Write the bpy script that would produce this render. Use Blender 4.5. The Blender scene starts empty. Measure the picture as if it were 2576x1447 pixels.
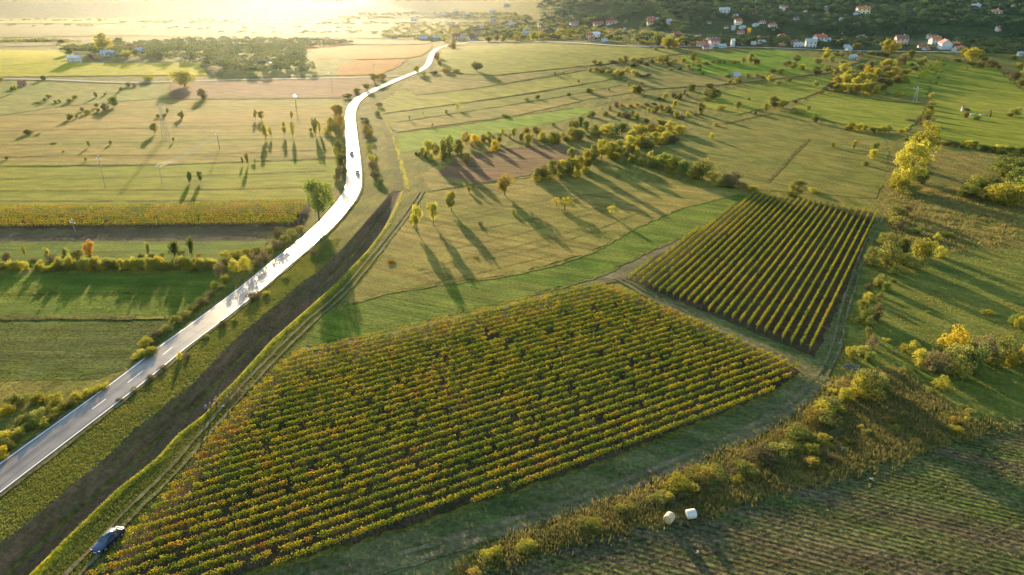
import bpy, bmesh, math, random
import numpy as np
from mathutils import Vector, Matrix, geometry
R = math.radians
random.seed(7); rng = np.random.default_rng(7)
sc = bpy.context.scene
COL = sc.collection

# ------------------------------------------------------------------ camera, sky, sun, exposure
F, CX, CY, H, TH = 1717.0, 1288.0, 723.5, 68.0, R(22.99)      # traced in a 2576 px wide frame
SUN_AZ, SUN_EL = R(-17.5), R(7.6)
cam_d = bpy.data.cameras.new('camera'); cam = bpy.data.objects.new('camera', cam_d); COL.objects.link(cam)
cam.location = (0, 0, H); cam.rotation_euler = (R(90) - TH, 0, 0)
cam_d.lens = 24.0; cam_d.sensor_width = 36.0; cam_d.clip_end = 30000; cam_d.clip_start = 0.5
sc.camera = cam
w = bpy.data.worlds.new('World'); sc.world = w; w.use_nodes = True
nt = w.node_tree; bg = nt.nodes['Background']
sky = nt.nodes.new('ShaderNodeTexSky'); sky.sky_type = 'NISHITA'; sky.sun_disc = False
sky.sun_elevation = SUN_EL; sky.sun_rotation = SUN_AZ; sky.altitude = 100; sky.air_density = 1.2; sky.dust_density = 0.6; sky.ozone_density = 2.2
nt.links.new(sky.outputs[0], bg.inputs[0]); bg.inputs[1].default_value = 0.15
sd = bpy.data.lights.new('sun', 'SUN'); sd.energy = 5.0; sd.angle = R(0.5); sd.color = (1.0, 0.76, 0.43)
sun = bpy.data.objects.new('sun', sd); COL.objects.link(sun)
SV = Vector((math.sin(SUN_AZ)*math.cos(SUN_EL), math.cos(SUN_AZ)*math.cos(SUN_EL), math.sin(SUN_EL)))
sun.rotation_euler = (-SV).to_track_quat('-Z', 'Y').to_euler(); sun.location = (0, 0, 300)
sc.view_settings.view_transform = 'Standard'; sc.view_settings.look = 'None'
sc.view_settings.exposure = 2.15; sc.view_settings.gamma = 1.0
HAZE_DENSITY, HAZE_G = 1.0e-5, 0.78
cy = sc.cycles
sc.render.engine = 'CYCLES'
cy.use_denoising = True
cy.max_bounces = 6; cy.diffuse_bounces = 3; cy.transmission_bounces = 4; cy.volume_bounces = 0; cy.transparent_max_bounces = 8
cy.sample_clamp_indirect = 4

# ------------------------------------------------------------------ helpers: tracing, terrain
ZM = {'D': (1, 0, 0), 'A': (.18748, 992.8, 268.3), 'B': (.18228, 1475.8, 107.3), 'C': (.25002, 1931.9, 107.3), 'E': (.16666, 0, 167.7),
      'F': (.20865, 429.3, 167.7), 'G': (.3339, 2066, 523.2), 'H': (.20832, 0, 590.3), 'I': (.17709, 1677, 0), 'J': (.17709, 2119.7, 0),
      'K': (.26562, 1006.2, 0), 'L': (.21874, 40.25, 87.2), '1': (.33385, 0, 0), '2': (.33385, 858.7, 0), '3': (.33385, 1717.3, 0),
      '4': (.33385, 0, 483), '5': (.33385, 858.7, 483), '6': (.33385, 1717.3, 483), '7': (.33385, 0, 964), '8': (.33385, 1717.3, 964), '9': (.33385, 858.7, 964)}
def ZZ(z, x, y):
    k, a, b = ZM[z]; return x*k + a, y*k + b
def ray(x, y):
    dx, dy = (x-CX)/F, (y-CY)/F
    return np.array([dx, math.cos(TH) - dy*math.sin(TH), -(math.sin(TH) + dy*math.cos(TH))])
def flat(x, y):
    r = ray(x, y); t = H/-r[2]; return r[0]*t, r[1]*t
def ss(a, b, x):
    t = np.clip((x-a)/(b-a), 0, 1); return t*t*(3-2*t)
DL = [flat(*p) for p in [(-90,1440),(0,1371),(167,1234),(267,1151),(334,1087),(431,1007),(484,966),(567,877),(634,817),(751,717),(801,683),(859,630),(926,553),(969,503),(985,480)]]
DR = [flat(*p) for p in [(20,1500),(77,1447),(187,1338),(300,1231),(394,1158),(447,1097),(517,1044),(551,1001),(588,964),(684,857),(795,760),(859,702),(926,630),(969,573),(999,516),(1010,483)]]
def interp(P, Y): return np.interp(Y, [p[1] for p in P], [p[0] for p in P])
def ditch_c(Y): return (interp(DL, Y) + interp(DR, Y))/2
def ditch_w(Y): return np.maximum((interp(DR, Y) - interp(DL, Y))/2, .8)
PR_U = [-1.6, -1.0, -.55, -.3, .5, .72, 1.0, 1.12, 1.5, 2.1]
PR_Z = [0, 0, -1.3, -2.2, -2.3, -1.5, .25, .42, .12, 0]
def hfun(X, Y):
    X = np.asarray(X, float); Y = np.asarray(Y, float)
    u = (X - ditch_c(Y))/ditch_w(Y)
    h = np.interp(u, PR_U, PR_Z)*(1 - ss(215, 262, Y))
    h = h + 18*ss(470, 900, Y)*ss(-260, 60, X - .05*Y)                                    # the valley side rises to the right
    h = h + 10*np.exp(-(((X+430)/260)**2 + ((Y-800)/170)**2))                             # low wooded rise by the farm
    Yf = np.interp(X, [-700, -250, -60, 120, 260, 420, 700, 1200, 3000], [3600, 2500, 1900, 1330, 1060, 960, 900, 860, 800])
    d = Y - Yf
    hill = .165*np.maximum(d, 0)
    hill = 125*(1-np.exp(-hill/125))
    hill = hill*(1 + .10*np.sin(X/140+1) * ss(0, 300, d))
    h = h + hill*ss(-30, 90, d)
    m = ss(2250, 3900, Y + .12*np.abs(X+900))*(105 + 28*np.sin(X/620) + 14*np.sin(X/217+2))
    return h + m*ss(300, -700, X)
def hz(x, y): return float(hfun(x, y))
def at(x, y):                                                                               # where the line of sight through a traced point meets the terrain
    r = ray(x, y)
    if r[2] > -.0008: r[2] = -.0008
    t = np.concatenate([np.linspace(60, 600, 700), np.linspace(600, 6000, 2400)])
    X, Y, Z = r[0]*t, r[1]*t, H + r[2]*t
    below = np.nonzero(Z <= hfun(X, Y))[0]
    if len(below) == 0: i = len(t)-1; return X[i], Y[i], t[i]
    i = below[0]; a, b = (t[i-1] if i else 30), t[i]
    for _ in range(18):
        m = (a+b)/2
        if H + r[2]*m <= hz(r[0]*m, r[1]*m): b = m
        else: a = m
    return r[0]*b, r[1]*b, b
def atz(z, x, y): return at(*ZZ(z, x, y))
def size_px(hp, d, y):                                                                     # metres for a vertical extent in traced pixels
    return hp*d/(F*(math.cos(TH) - (y-CY)/F*math.sin(TH)))

# ------------------------------------------------------------------ helpers: objects
def tag(o, label=None, cat=None, group=None, kind=None):
    if label: o['label'] = label
    if cat: o['category'] = cat
    if group: o['group'] = group
    if kind: o['kind'] = kind
    return o
def empty(name, loc=(0, 0, 0), rz=0):
    o = bpy.data.objects.new(name, None); COL.objects.link(o); o.location = loc; o.rotation_euler = (0, 0, rz); o.empty_display_size = .3
    return o
def mobj(name, me, mats, parent=None):
    for m in (mats if isinstance(mats, (list, tuple)) else [mats]): me.materials.append(m)
    o = bpy.data.objects.new(name, me); COL.objects.link(o)
    if parent: o.parent = parent
    return o
def np_mesh(name, verts, faces_n, faces):                                                # faces: flat loop index array, faces_n verts each
    me = bpy.data.meshes.new(name); nv = len(verts); nf = len(faces)//faces_n
    me.vertices.add(nv); me.vertices.foreach_set('co', np.ascontiguousarray(verts, dtype=np.float32).ravel())
    me.loops.add(len(faces)); me.loops.foreach_set('vertex_index', np.ascontiguousarray(faces, dtype=np.int32))
    me.polygons.add(nf); me.polygons.foreach_set('loop_start', np.arange(0, len(faces), faces_n, dtype=np.int32))
    me.update(calc_edges=True); return me
def dup(o, parent=None):
    c = o.copy(); COL.objects.link(c)
    if parent: c.parent = parent
    for ch in list(o.children): dup(ch, c)
    return c
class MB:
    def __init__(s): s.bm = bmesh.new()
    def box(s, x0, x1, y0, y1, z0, z1, bev=0):
        r = bmesh.ops.create_cube(s.bm, size=1)
        for v in r['verts']: v.co = Vector(((x0+x1)/2 + v.co.x*(x1-x0), (y0+y1)/2 + v.co.y*(y1-y0), (z0+z1)/2 + v.co.z*(z1-z0)))
        if bev: bmesh.ops.bevel(s.bm, geom=list({e for v in r['verts'] for e in v.link_edges}), offset=bev, segments=2, affect='EDGES')
        return s
    def tube(s, a, b, r0, r1=None, n=8):
        r1 = r0 if r1 is None else r1; a, b = Vector(a), Vector(b); d = b-a
        res = bmesh.ops.create_cone(s.bm, cap_ends=True, segments=n, radius1=r0, radius2=r1, depth=d.length)
        M = Matrix.Translation((a+b)/2) @ d.to_track_quat('Z', 'Y').to_matrix().to_4x4()
        bmesh.ops.transform(s.bm, matrix=M, verts=res['verts']); return s
    def poly(s, pts, faces):
        vs = [s.bm.verts.new(p) for p in pts]
        for f in faces: s.bm.faces.new([vs[i] for i in f])
        return s
    def mesh(s, name):
        bmesh.ops.recalc_face_normals(s.bm, faces=s.bm.faces[:])
        me = bpy.data.meshes.new(name); s.bm.to_mesh(me); s.bm.free(); return me
    def build(s, name, mat, parent=None, smooth=False):
        me = s.mesh(name)
        if smooth:
            for p in me.polygons: p.use_smooth = True
        return mobj(name, me, mat, parent)
ORD = ['first', 'second', 'third', 'fourth', 'fifth', 'sixth', 'seventh', 'eighth', 'ninth', 'tenth', 'eleventh', 'twelfth', 'thirteenth', 'fourteenth', 'fifteenth', 'sixteenth', 'seventeenth', 'eighteenth', 'nineteenth', 'twentieth']
def ordinal(i):
    if i < 20: return ORD[i]
    t, u = divmod(i+1, 10); tens = ['', '', 'twenty', 'thirty', 'forty', 'fifty', 'sixty', 'seventy'][t]
    return (tens[:-1]+'ieth') if u == 0 else tens + '-' + ORD[u-1]

# ------------------------------------------------------------------ materials
def nmat(name):
    m = bpy.data.materials.new(name); m.use_nodes = True; nt = m.node_tree
    return m, nt, nt.nodes, nt.links, nt.nodes['Principled BSDF']
def simple(name, col, rough=.8, metal=0, spec=.5, var=.15, vs=3.0):
    m, nt, N, L, B = nmat(name)
    B.inputs['Roughness'].default_value = rough; B.inputs['Metallic'].default_value = metal; B.inputs['Specular IOR Level'].default_value = spec
    geo = N.new('ShaderNodeTexCoord'); n = N.new('ShaderNodeTexNoise'); n.inputs['Scale'].default_value = vs; n.inputs['Detail'].default_value = 4
    L.new(geo.outputs['Object'], n.inputs['Vector'])
    mx = N.new('ShaderNodeMix'); mx.data_type = 'RGBA'; mx.inputs[6].default_value = (*[c*(1-var) for c in col], 1); mx.inputs[7].default_value = (*[min(1, c*(1+var)) for c in col], 1)
    L.new(n.outputs['Fac'], mx.inputs[0]); L.new(mx.outputs[2], B.inputs['Base Color'])
    return m
def ramp(N, L, src, lo, hi):
    r = N.new('ShaderNodeMapRange'); r.inputs[1].default_value = lo; r.inputs[2].default_value = hi; r.interpolation_type = 'SMOOTHSTEP'
    L.new(src, r.inputs[0]); return r.outputs[0]
def mixc(N, L, fac, a, b, mode='MIX'):
    m = N.new('ShaderNodeMix'); m.data_type = 'RGBA'; m.blend_type = mode
    for s, v in ((0, fac), (6, a), (7, b)):
        if isinstance(v, (int, float)): m.inputs[s].default_value = v
        elif isinstance(v, tuple): m.inputs[s].default_value = (*v, 1)
        else: L.new(v, m.inputs[s])
    return m.outputs[2]
def field_mat(name, c0, c1, c2, az=60, patch=25, streak=1.6, stretch=14, row=0, soil=(.06, .045, .03), row_amt=.5, fine=.34, bump=.3, streak_amt=.75, lines=.5, lw=1.0, sat=1.16):
    m, nt, N, L, B = nmat(name)
    B.inputs['Roughness'].default_value = 1; B.inputs['Specular IOR Level'].default_value = .026
    g = N.new('ShaderNodeNewGeometry')
    rot = N.new('ShaderNodeVectorRotate'); rot.rotation_type = 'Z_AXIS'; rot.inputs['Angle'].default_value = R(az); L.new(g.outputs['Position'], rot.inputs['Vector'])
    # after the turn, x runs across the rows and y along them
    def noise(vec, scale, detail=3, rough=.55):
        n = N.new('ShaderNodeTexNoise'); n.inputs['Scale'].default_value = scale; n.inputs['Detail'].default_value = detail; n.inputs['Roughness'].default_value = rough
        L.new(vec, n.inputs['Vector']); return n.outputs['Fac']
    mp = N.new('ShaderNodeMapping'); mp.inputs['Scale'].default_value = (1/streak, 1/(streak*stretch), 1/streak); L.new(rot.outputs[0], mp.inputs['Vector'])
    mp2 = N.new('ShaderNodeMapping'); mp2.inputs['Scale'].default_value = (1/(streak*6), 1/(streak*6*stretch), 1); L.new(rot.outputs[0], mp2.inputs['Vector'])
    big = noise(g.outputs['Position'], 1/patch, 4, .6)
    st = noise(mp.outputs[0], 1, 3); st2 = noise(mp2.outputs[0], 1, 3)
    fn = noise(g.outputs['Position'], 1.3, 5, .75)
    col = mixc(N, L, ramp(N, L, big, .36, .64), c0, c1)
    a = N.new('ShaderNodeMath'); a.operation = 'MULTIPLY_ADD'; L.new(st2, a.inputs[0]); a.inputs[1].default_value = .8; 
    b = N.new('ShaderNodeMath'); b.operation = 'MULTIPLY'; L.new(st, b.inputs[0]); b.inputs[1].default_value = .6; L.new(b.outputs[0], a.inputs[2])
    sf = N.new('ShaderNodeMath'); sf.operation = 'MULTIPLY'; L.new(ramp(N, L, a.outputs[0], .52, .88), sf.inputs[0]); sf.inputs[1].default_value = streak_amt
    col = mixc(N, L, sf.outputs[0], col, c2)
    mp3 = N.new('ShaderNodeMapping'); mp3.inputs['Scale'].default_value = (1/(streak*lw*.9), 1/(streak*60), 1); L.new(rot.outputs[0], mp3.inputs['Vector'])
    ln = noise(mp3.outputs[0], 1, 4, .7); lf = N.new('ShaderNodeMath'); lf.operation = 'MULTIPLY'; L.new(ramp(N, L, ln, .50, .62), lf.inputs[0]); lf.inputs[1].default_value = lines
    col = mixc(N, L, lf.outputs[0], col, mixc(N, L, 1.0, col, (.66, .64, .60), 'MULTIPLY'))
    hgt = fn
    if row:
        wv = N.new('ShaderNodeTexWave'); wv.wave_type = 'BANDS'; wv.bands_direction = 'X'; wv.inputs['Scale'].default_value = .314159/row
        wv.inputs['Distortion'].default_value = 1.2; wv.inputs['Detail'].default_value = 2; wv.inputs['Detail Scale'].default_value = 3
        L.new(rot.outputs[0], wv.inputs['Vector'])
        rf = N.new('ShaderNodeMath'); rf.operation = 'MULTIPLY'; L.new(ramp(N, L, wv.outputs['Fac'], .35, .75), rf.inputs[0]); rf.inputs[1].default_value = row_amt
        col = mixc(N, L, rf.outputs[0], col, soil)
        hh = N.new('ShaderNodeMath'); hh.operation = 'MULTIPLY_ADD'; L.new(wv.outputs['Fac'], hh.inputs[0]); hh.inputs[1].default_value = -.5; L.new(fn, hh.inputs[2]); hgt = hh.outputs[0]
    dk = tuple(1-fine*.9 for _ in range(3)); lt = tuple(1+fine*.75 for _ in range(3))
    col = mixc(N, L, 1.0, col, mixc(N, L, ramp(N, L, fn, .32, .68), dk, lt), 'MULTIPLY')
    mp4 = N.new('ShaderNodeMapping'); mp4.inputs['Scale'].default_value = (1/4.5, 1/13, 1); L.new(rot.outputs[0], mp4.inputs['Vector'])
    md = noise(mp4.outputs[0], 1, 4, .6); col = mixc(N, L, 1.0, col, mixc(N, L, ramp(N, L, md, .3, .7), (.72, .74, .70), (1.25, 1.22, 1.2)), 'MULTIPLY')
    hv = N.new('ShaderNodeHueSaturation'); hv.inputs['Saturation'].default_value = sat; L.new(col, hv.inputs['Color']); L.new(hv.outputs[0], B.inputs['Base Color'])
    hs = N.new('ShaderNodeMath'); hs.operation = 'MULTIPLY_ADD'; L.new(st, hs.inputs[0]); hs.inputs[1].default_value = .8; L.new(hgt, hs.inputs[2])
    bp = N.new('ShaderNodeBump'); bp.inputs['Strength'].default_value = 1; bp.inputs['Distance'].default_value = bump
    L.new(hs.outputs[0], bp.inputs['Height']); L.new(bp.outputs[0], B.inputs['Normal'])
    return m
LB = 1.6
def leaf_mat(name, c0, c1, c2, trans=.5, ws=.35):
    c0, c1, c2 = [tuple(q*LB for q in c) for c in (c0, c1, c2)]
    m = bpy.data.materials.new(name); m.use_nodes = True; nt = m.node_tree; N, L = nt.nodes, nt.links; N.clear()
    out = N.new('ShaderNodeOutputMaterial'); d = N.new('ShaderNodeBsdfDiffuse'); t = N.new('ShaderNodeBsdfTranslucent'); mx = N.new('ShaderNodeMixShader')
    g = N.new('ShaderNodeNewGeometry'); oi = N.new('ShaderNodeObjectInfo')
    n = N.new('ShaderNodeTexNoise'); n.inputs['Scale'].default_value = ws; n.inputs['Detail'].default_value = 3; L.new(g.outputs['Position'], n.inputs['Vector'])
    wn = N.new('ShaderNodeTexWhiteNoise'); L.new(g.outputs['Random Per Island'], wn.inputs['Vector'])
    c = mixc(N, L, ramp(N, L, n.outputs['Fac'], .38, .62), c0, c1)
    c = mixc(N, L, ramp(N, L, g.outputs['Random Per Island'], .45, 1.0), c, c2)
    hsv = N.new('ShaderNodeHueSaturation'); L.new(c, hsv.inputs['Color'])
    mr = N.new('ShaderNodeMapRange'); mr.inputs[3].default_value = .7; mr.inputs[4].default_value = 1.35; L.new(oi.outputs['Random'], mr.inputs[0]); L.new(mr.outputs[0], hsv.inputs['Value'])
    L.new(hsv.outputs[0], d.inputs[0]); L.new(hsv.outputs[0], t.inputs[0]); mx.inputs[0].default_value = trans
    L.new(d.outputs[0], mx.inputs[1]); L.new(t.outputs[0], mx.inputs[2]); L.new(mx.outputs[0], out.inputs[0])
    return m
LEAF = {
 'o': leaf_mat('olive_leaves', (.075, .09, .022), (.11, .115, .03), (.17, .145, .035)),
 'g': leaf_mat('green_leaves', (.06, .085, .02), (.09, .115, .024), (.14, .15, .03)),
 'd': leaf_mat('dark_leaves', (.035, .055, .016), (.06, .08, .02), (.10, .10, .025)),
 'y': leaf_mat('yellow_green_leaves', (.125, .13, .022), (.185, .17, .025), (.26, .215, .03)),
 'Y': leaf_mat('golden_leaves', (.20, .155, .018), (.26, .185, .018), (.32, .24, .02)),
 'r': leaf_mat('orange_brown_leaves', (.13, .10, .028), (.17, .125, .028), (.22, .165, .032)),
 'R': leaf_mat('orange_leaves', (.20, .105, .02), (.25, .13, .02), (.24, .15, .03)),
 'b': leaf_mat('brown_twigs', (.075, .055, .03), (.10, .08, .035), (.14, .12, .05), trans=.3),
}
WOODC = {'o': 'olive green', 'g': 'fresh green', 'd': 'dark green', 'y': 'yellow-green', 'Y': 'golden yellow', 'r': 'orange-brown', 'R': 'bright orange', 'b': 'brown twiggy'}
BARK = simple('bark', (.12, .09, .065), 1, spec=.1)
# ------------------------------------------------------------------ ground
def axis(vals):
    out = [vals[0][0]]
    for a, b, s in vals:
        n = max(1, int(round((b-a)/s))); out += list(np.linspace(a, b, n+1)[1:])
    return np.array(out)
ux = axis([(-9000, -3000, 600), (-3000, -900, 60), (-900, -200, 20), (-200, -14, 4), (-14, 14, .6), (14, 120, 4), (120, 1000, 20), (1000, 3000, 60), (3000, 9000, 600)])
uy = axis([(-200, 40, 20), (40, 280, 2), (280, 500, 8), (500, 1500, 15), (1500, 4500, 50), (4500, 12000, 500)])
UX, UY = np.meshgrid(ux, uy); warp = ditch_c(np.clip(UY, 40, 262))*(1 - ss(150, 900, np.abs(UX)))
GX = UX + warp; GZ = hfun(GX, UY)
V = np.stack([GX, UY, GZ], -1).reshape(-1, 3); nx, ny = len(ux), len(uy)
ii = (np.arange(ny-1)[:, None]*nx + np.arange(nx-1)[None]).ravel()
ground_mat = field_mat('rough_grass_ground', (.085, .10, .028), (.13, .125, .035), (.19, .15, .055), az=10, patch=18, streak=2.2, stretch=4, fine=.5, bump=.4, lines=.2)
ground = mobj('ground', np_mesh('ground', V, 4, np.stack([ii, ii+1, ii+nx+1, ii+nx], 1).ravel()), ground_mat)
tag(ground, kind='structure')

def world_poly(pts, z='D'):
    return [at(*ZZ(z, *p))[:2] for p in pts]
LAYER = [0]
def sheet(name, pts, mat, z='D', off=None, jit=.5, step=None, world=False, kind='structure', res=30):
    P = pts if world else world_poly(pts, z)
    LAYER[0] += 1
    far = np.mean([p[1] for p in P])
    off = off if off is not None else (.02 + .002*LAYER[0] + (0 if far < 420 else .10 + (far-420)*.0006))
    out = []
    for i, a in enumerate(P):
        b = P[(i+1) % len(P)]; d = math.hypot(b[0]-a[0], b[1]-a[1]); dist = (a[1]+b[1])/2
        st = step or max(1.2, dist/110); n = min(140, max(1, int(d/st)))
        nxn, nyn = (-(b[1]-a[1])/max(d, .01), (b[0]-a[0])/max(d, .01)); j = jit*max(1, dist/200)
        for k in range(n):
            t = k/n; q = random.uniform(-1, 1)*j if k else 0
            out.append((a[0]+(b[0]-a[0])*t + nxn*q, a[1]+(b[1]-a[1])*t + nyn*q))
    bm = bmesh.new(); vs = [bm.verts.new((x, y, 0)) for x, y in out]
    es = [bm.edges.new((vs[i], vs[(i+1) % len(vs)])) for i in range(len(vs))]
    tri = geometry.tessellate_polygon([[Vector((x, y, 0)) for x, y in out]])
    for t in tri:
        try: bm.faces.new([vs[i] for i in t])
        except ValueError: pass
    if max(p[1] for p in P) > 440 :
        xs = [p[0] for p in out]; ys = [p[1] for p in out]
        for gx in np.arange(math.floor(min(xs)/res)*res, max(xs), res):
            bmesh.ops.bisect_plane(bm, geom=bm.verts[:]+bm.edges[:]+bm.faces[:], plane_co=(gx, 0, 0), plane_no=(1, 0, 0))
        for gy in np.arange(math.floor(min(ys)/res)*res, max(ys), res):
            bmesh.ops.bisect_plane(bm, geom=bm.verts[:]+bm.edges[:]+bm.faces[:], plane_co=(0, gy, 0), plane_no=(0, 1, 0))
    bm.verts.ensure_lookup_table()
    c = np.array([v.co[:2] for v in bm.verts]); zz = hfun(c[:, 0], c[:, 1]) + off
    for v, q in zip(bm.verts, zz): v.co.z = q
    bmesh.ops.recalc_face_normals(bm, faces=bm.faces[:])
    if sum(f.normal.z for f in bm.faces) < 0: bmesh.ops.reverse_faces(bm, faces=bm.faces[:])
    me = bpy.data.meshes.new(name); bm.to_mesh(me); bm.free()
    o = mobj(name, me, mat); o['kind'] = kind; return o
def ribbon(name, P, widths, mat, off, kind='structure', seg=None, jit=0):
    """strip along a world polyline, smoothed"""
    P = [Vector((p[0], p[1])) for p in P]; S = []
    for i in range(len(P)-1):
        p0, p1, p2, p3 = P[max(i-1, 0)], P[i], P[i+1], P[min(i+2, len(P)-1)]
        n = max(2, int((p2-p1).length/(seg or 5)))
        for k in range(n):
            t = k/n; q = .5*((2*p1) + (p2-p0)*t + (2*p0-5*p1+4*p2-p3)*t*t + (3*p1-p0-3*p2+p3)*t**3)
            S.append((q, widths[i]+(widths[i+1]-widths[i])*t))
    S.append((P[-1], widths[-1])); v = []; f = []; L = len(S); cross = 3
    for i, (q, wd) in enumerate(S):
        d = (S[min(i+1, L-1)][0]-S[max(i-1, 0)][0]).normalized(); n = Vector((-d.y, d.x))
        for c in range(cross+1):
            s = (c/cross-.5)*wd + (random.uniform(-jit, jit) if c in (0, cross) else 0)
            p = q+n*s; v.append((p.x, p.y, hz(p.x, p.y)+off))
        if i:
            for c in range(cross):
                a = (i-1)*(cross+1)+c; f += [a+1, a, a+cross+1, a+cross+2]
    o = mobj(name, np_mesh(name, np.array(v), 4, f), mat); o['kind'] = kind; return o, S

# field colours
MAT = {}
MAT['meadow'] = field_mat('meadow_grass', (.10, .125, .03), (.14, .15, .035), (.19, .17, .055), az=-60, patch=22, streak=1.8)
MAT['pasture'] = field_mat('dry_pasture', (.132, .13, .038), (.18, .158, .05), (.235, .18, .072), az=-60, patch=26, streak=3.2, stretch=14, streak_amt=.85, lines=.7)
MAT['dry'] = field_mat('dry_pinkish_pasture', (.205, .15, .055), (.265, .18, .072), (.16, .155, .04), az=-88, patch=60, streak=7, stretch=10, streak_amt=.9, lines=.85, lw=.8)
MAT['left_green'] = field_mat('left_green_field', (.10, .135, .03), (.135, .16, .035), (.075, .10, .026), az=-88, patch=20, streak=2.2, stretch=9)
MAT['left_dark'] = field_mat('left_olive_field', (.075, .095, .028), (.095, .11, .03), (.06, .065, .03), az=-88, patch=16, streak=1.2, stretch=10, fine=.6)
MAT['bright'] = field_mat('bright_green_strip', (.09, .16, .025), (.13, .19, .03), (.19, .21, .05), az=-42, patch=40, streak=5, stretch=14)
MAT['crop'] = field_mat('green_crop_rows', (.055, .10, .02), (.085, .125, .026), (.15, .15, .042), az=-66, patch=12, streak=1.3, stretch=16, lines=.8, lw=1.2, fine=.5)
MAT['yellow'] = field_mat('yellow_vine_field', (.34, .29, .02), (.42, .32, .02), (.26, .26, .03), az=-88, patch=40, streak=2, stretch=10, row=2.6, soil=(.12, .11, .03), row_amt=.35)
MAT['orange'] = field_mat('orange_vine_field', (.28, .115, .028), (.32, .14, .032), (.20, .11, .035), az=-80, patch=60, streak=3, stretch=10)
MAT['brown'] = field_mat('ploughed_soil', (.15, .085, .055), (.18, .105, .065), (.13, .10, .045), az=-70, patch=40, streak=4, stretch=14)
MAT['stubble'] = field_mat('stubble_rows', (.105, .085, .055), (.13, .10, .062), (.085, .105, .035), az=-67.5, patch=9, streak=.8, stretch=14, row=.95, soil=(.045, .042, .028), row_amt=.36, fine=.75, bump=.45, streak_amt=1, lines=.7, lw=1.1)
MAT['pale'] = field_mat('pale_far_field', (.12, .12, .035), (.16, .145, .045), (.19, .15, .07), az=-88, patch=120, streak=9, stretch=12)
MAT['lime'] = field_mat('light_green_field', (.16, .165, .035), (.20, .19, .042), (.23, .20, .065), az=-48, patch=70, streak=9, stretch=9)
MAT['right_green'] = field_mat('right_green_field', (.125, .15, .03), (.165, .175, .035), (.20, .19, .048), az=-32, patch=50, streak=5, stretch=14)
MAT['scrub'] = field_mat('weedy_ground', (.09, .10, .03), (.15, .125, .045), (.20, .15, .06), az=0, patch=7, streak=2.5, stretch=2, fine=.75, bump=.6, lines=0)
MAT['vinefloor'] = field_mat('vineyard_floor', (.055, .04, .027), (.07, .048, .032), (.045, .05, .022), az=-60, patch=8, streak=1, stretch=10)
MAT['soildark'] = field_mat('shade_dark_soil', (.07, .055, .04), (.085, .07, .045), (.06, .07, .03), az=-88, patch=20, streak=1.5, stretch=14)  # dark soil strip; the vine rows' shadow is put into its colour
MAT['ditch'] = field_mat('ditch_bank', (.14, .09, .062), (.165, .10, .065), (.085, .08, .035), az=-10, patch=10, streak=1.6, stretch=8, fine=.35, bump=.12)
MAT['crest'] = field_mat('sun_tinted_grass_crest', (.27, .24, .045), (.34, .28, .055), (.20, .20, .04), az=-10, patch=6, streak=.8, stretch=6, bump=.5)  # bright yellow stands for sunlight on the crest, put into the grass colour
MAT['track'] = field_mat('dirt_track', (.14, .115, .075), (.17, .135, .09), (.10, .11, .045), az=-60, patch=8, streak=.7, stretch=20)
MAT['left_yellow'] = field_mat('yellow_green_meadow', (.155, .155, .032), (.205, .18, .04), (.14, .17, .03), az=-88, patch=40, streak=4, stretch=12)
MAT['rough'] = field_mat('rough_olive_meadow', (.095, .11, .032), (.14, .135, .04), (.19, .155, .055), az=-38, patch=18, streak=3, stretch=5, fine=.5)
MAT['shade'] = field_mat('shade_dark_right_meadow', (.075, .10, .03), (.105, .12, .034), (.15, .14, .042), az=-38, patch=16, streak=2.5, stretch=6)  # meadow green darkened in its colour to stand for long hedge shadows
MAT['verge'] = field_mat('worn_grass_track', (.068, .09, .032), (.09, .105, .04), (.13, .115, .06), az=-62, patch=9, streak=1.1, stretch=18, fine=.4, lines=.3)
MAT['furrow'] = field_mat('grassy_furrow', (.08, .08, .03), (.11, .10, .04), (.13, .12, .045), az=-66, patch=3, streak=1, stretch=6)
MAT['line'] = field_mat('rough_boundary', (.08, .075, .03), (.11, .09, .04), (.14, .12, .04), az=0, patch=6, streak=2, stretch=2, fine=.8, bump=1)

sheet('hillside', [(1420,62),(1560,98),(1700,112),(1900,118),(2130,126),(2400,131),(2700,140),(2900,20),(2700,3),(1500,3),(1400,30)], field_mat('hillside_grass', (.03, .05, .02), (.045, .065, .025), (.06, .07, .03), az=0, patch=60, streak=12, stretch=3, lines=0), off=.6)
# --- left of the road
sheet('field', [(-60,690),(420,688),(560,690),(548,735),(480,800),(-60,803)], MAT['left_green'])
sheet('field', [(-60,804),(478,801),(410,860),(330,918),(250,955),(-60,962)], MAT['left_dark'])
sheet('field', [(-60,609),(670,607),(600,650),(200,668),(-60,668)], MAT['left_green'])
sheet('field', [(-60,578),(700,571),(690,588),(640,606),(-60,608)], MAT['soildark'])
sheet('field', [(-60,527),(785,512),(770,571),(-60,577)], MAT['vinefloor'])
sheet('meadow', [(-60,418),(430,414),(830,398),(852,404),(856,440),(835,480),(800,505),(-60,522)], MAT['left_yellow'])
sheet('meadow', [(430,414),(830,398),(852,404),(856,440),(800,460),(430,465)], MAT['left_yellow'])
sheet('pasture', [(-60,262),(300,250),(580,250),(862,248),(866,330),(860,395),(430,413),(-60,417)], MAT['dry'])
sheet('meadow', [(-60,205),(130,207),(330,214),(420,218),(430,246),(160,268),(-60,300)], MAT['meadow'])
sheet('pasture', [(130,245),(260,215),(330,214),(350,225),(240,260),(140,268)], MAT['dry'])
sheet('field', [(430,208),(700,203),(960,196),(925,228),(880,246),(430,249)], MAT['brown'])
sheet('field', [(-60,163),(165,157),(257,160),(334,160),(500,158),(520,190),(-60,196)], MAT['yellow'])
sheet('field', [(-60,124),(152,128),(175,150),(150,157),(-60,172)], MAT['yellow'])
sheet('field', [(560,140),(850,135),(900,150),(850,190),(560,197)], MAT['meadow'])
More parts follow.
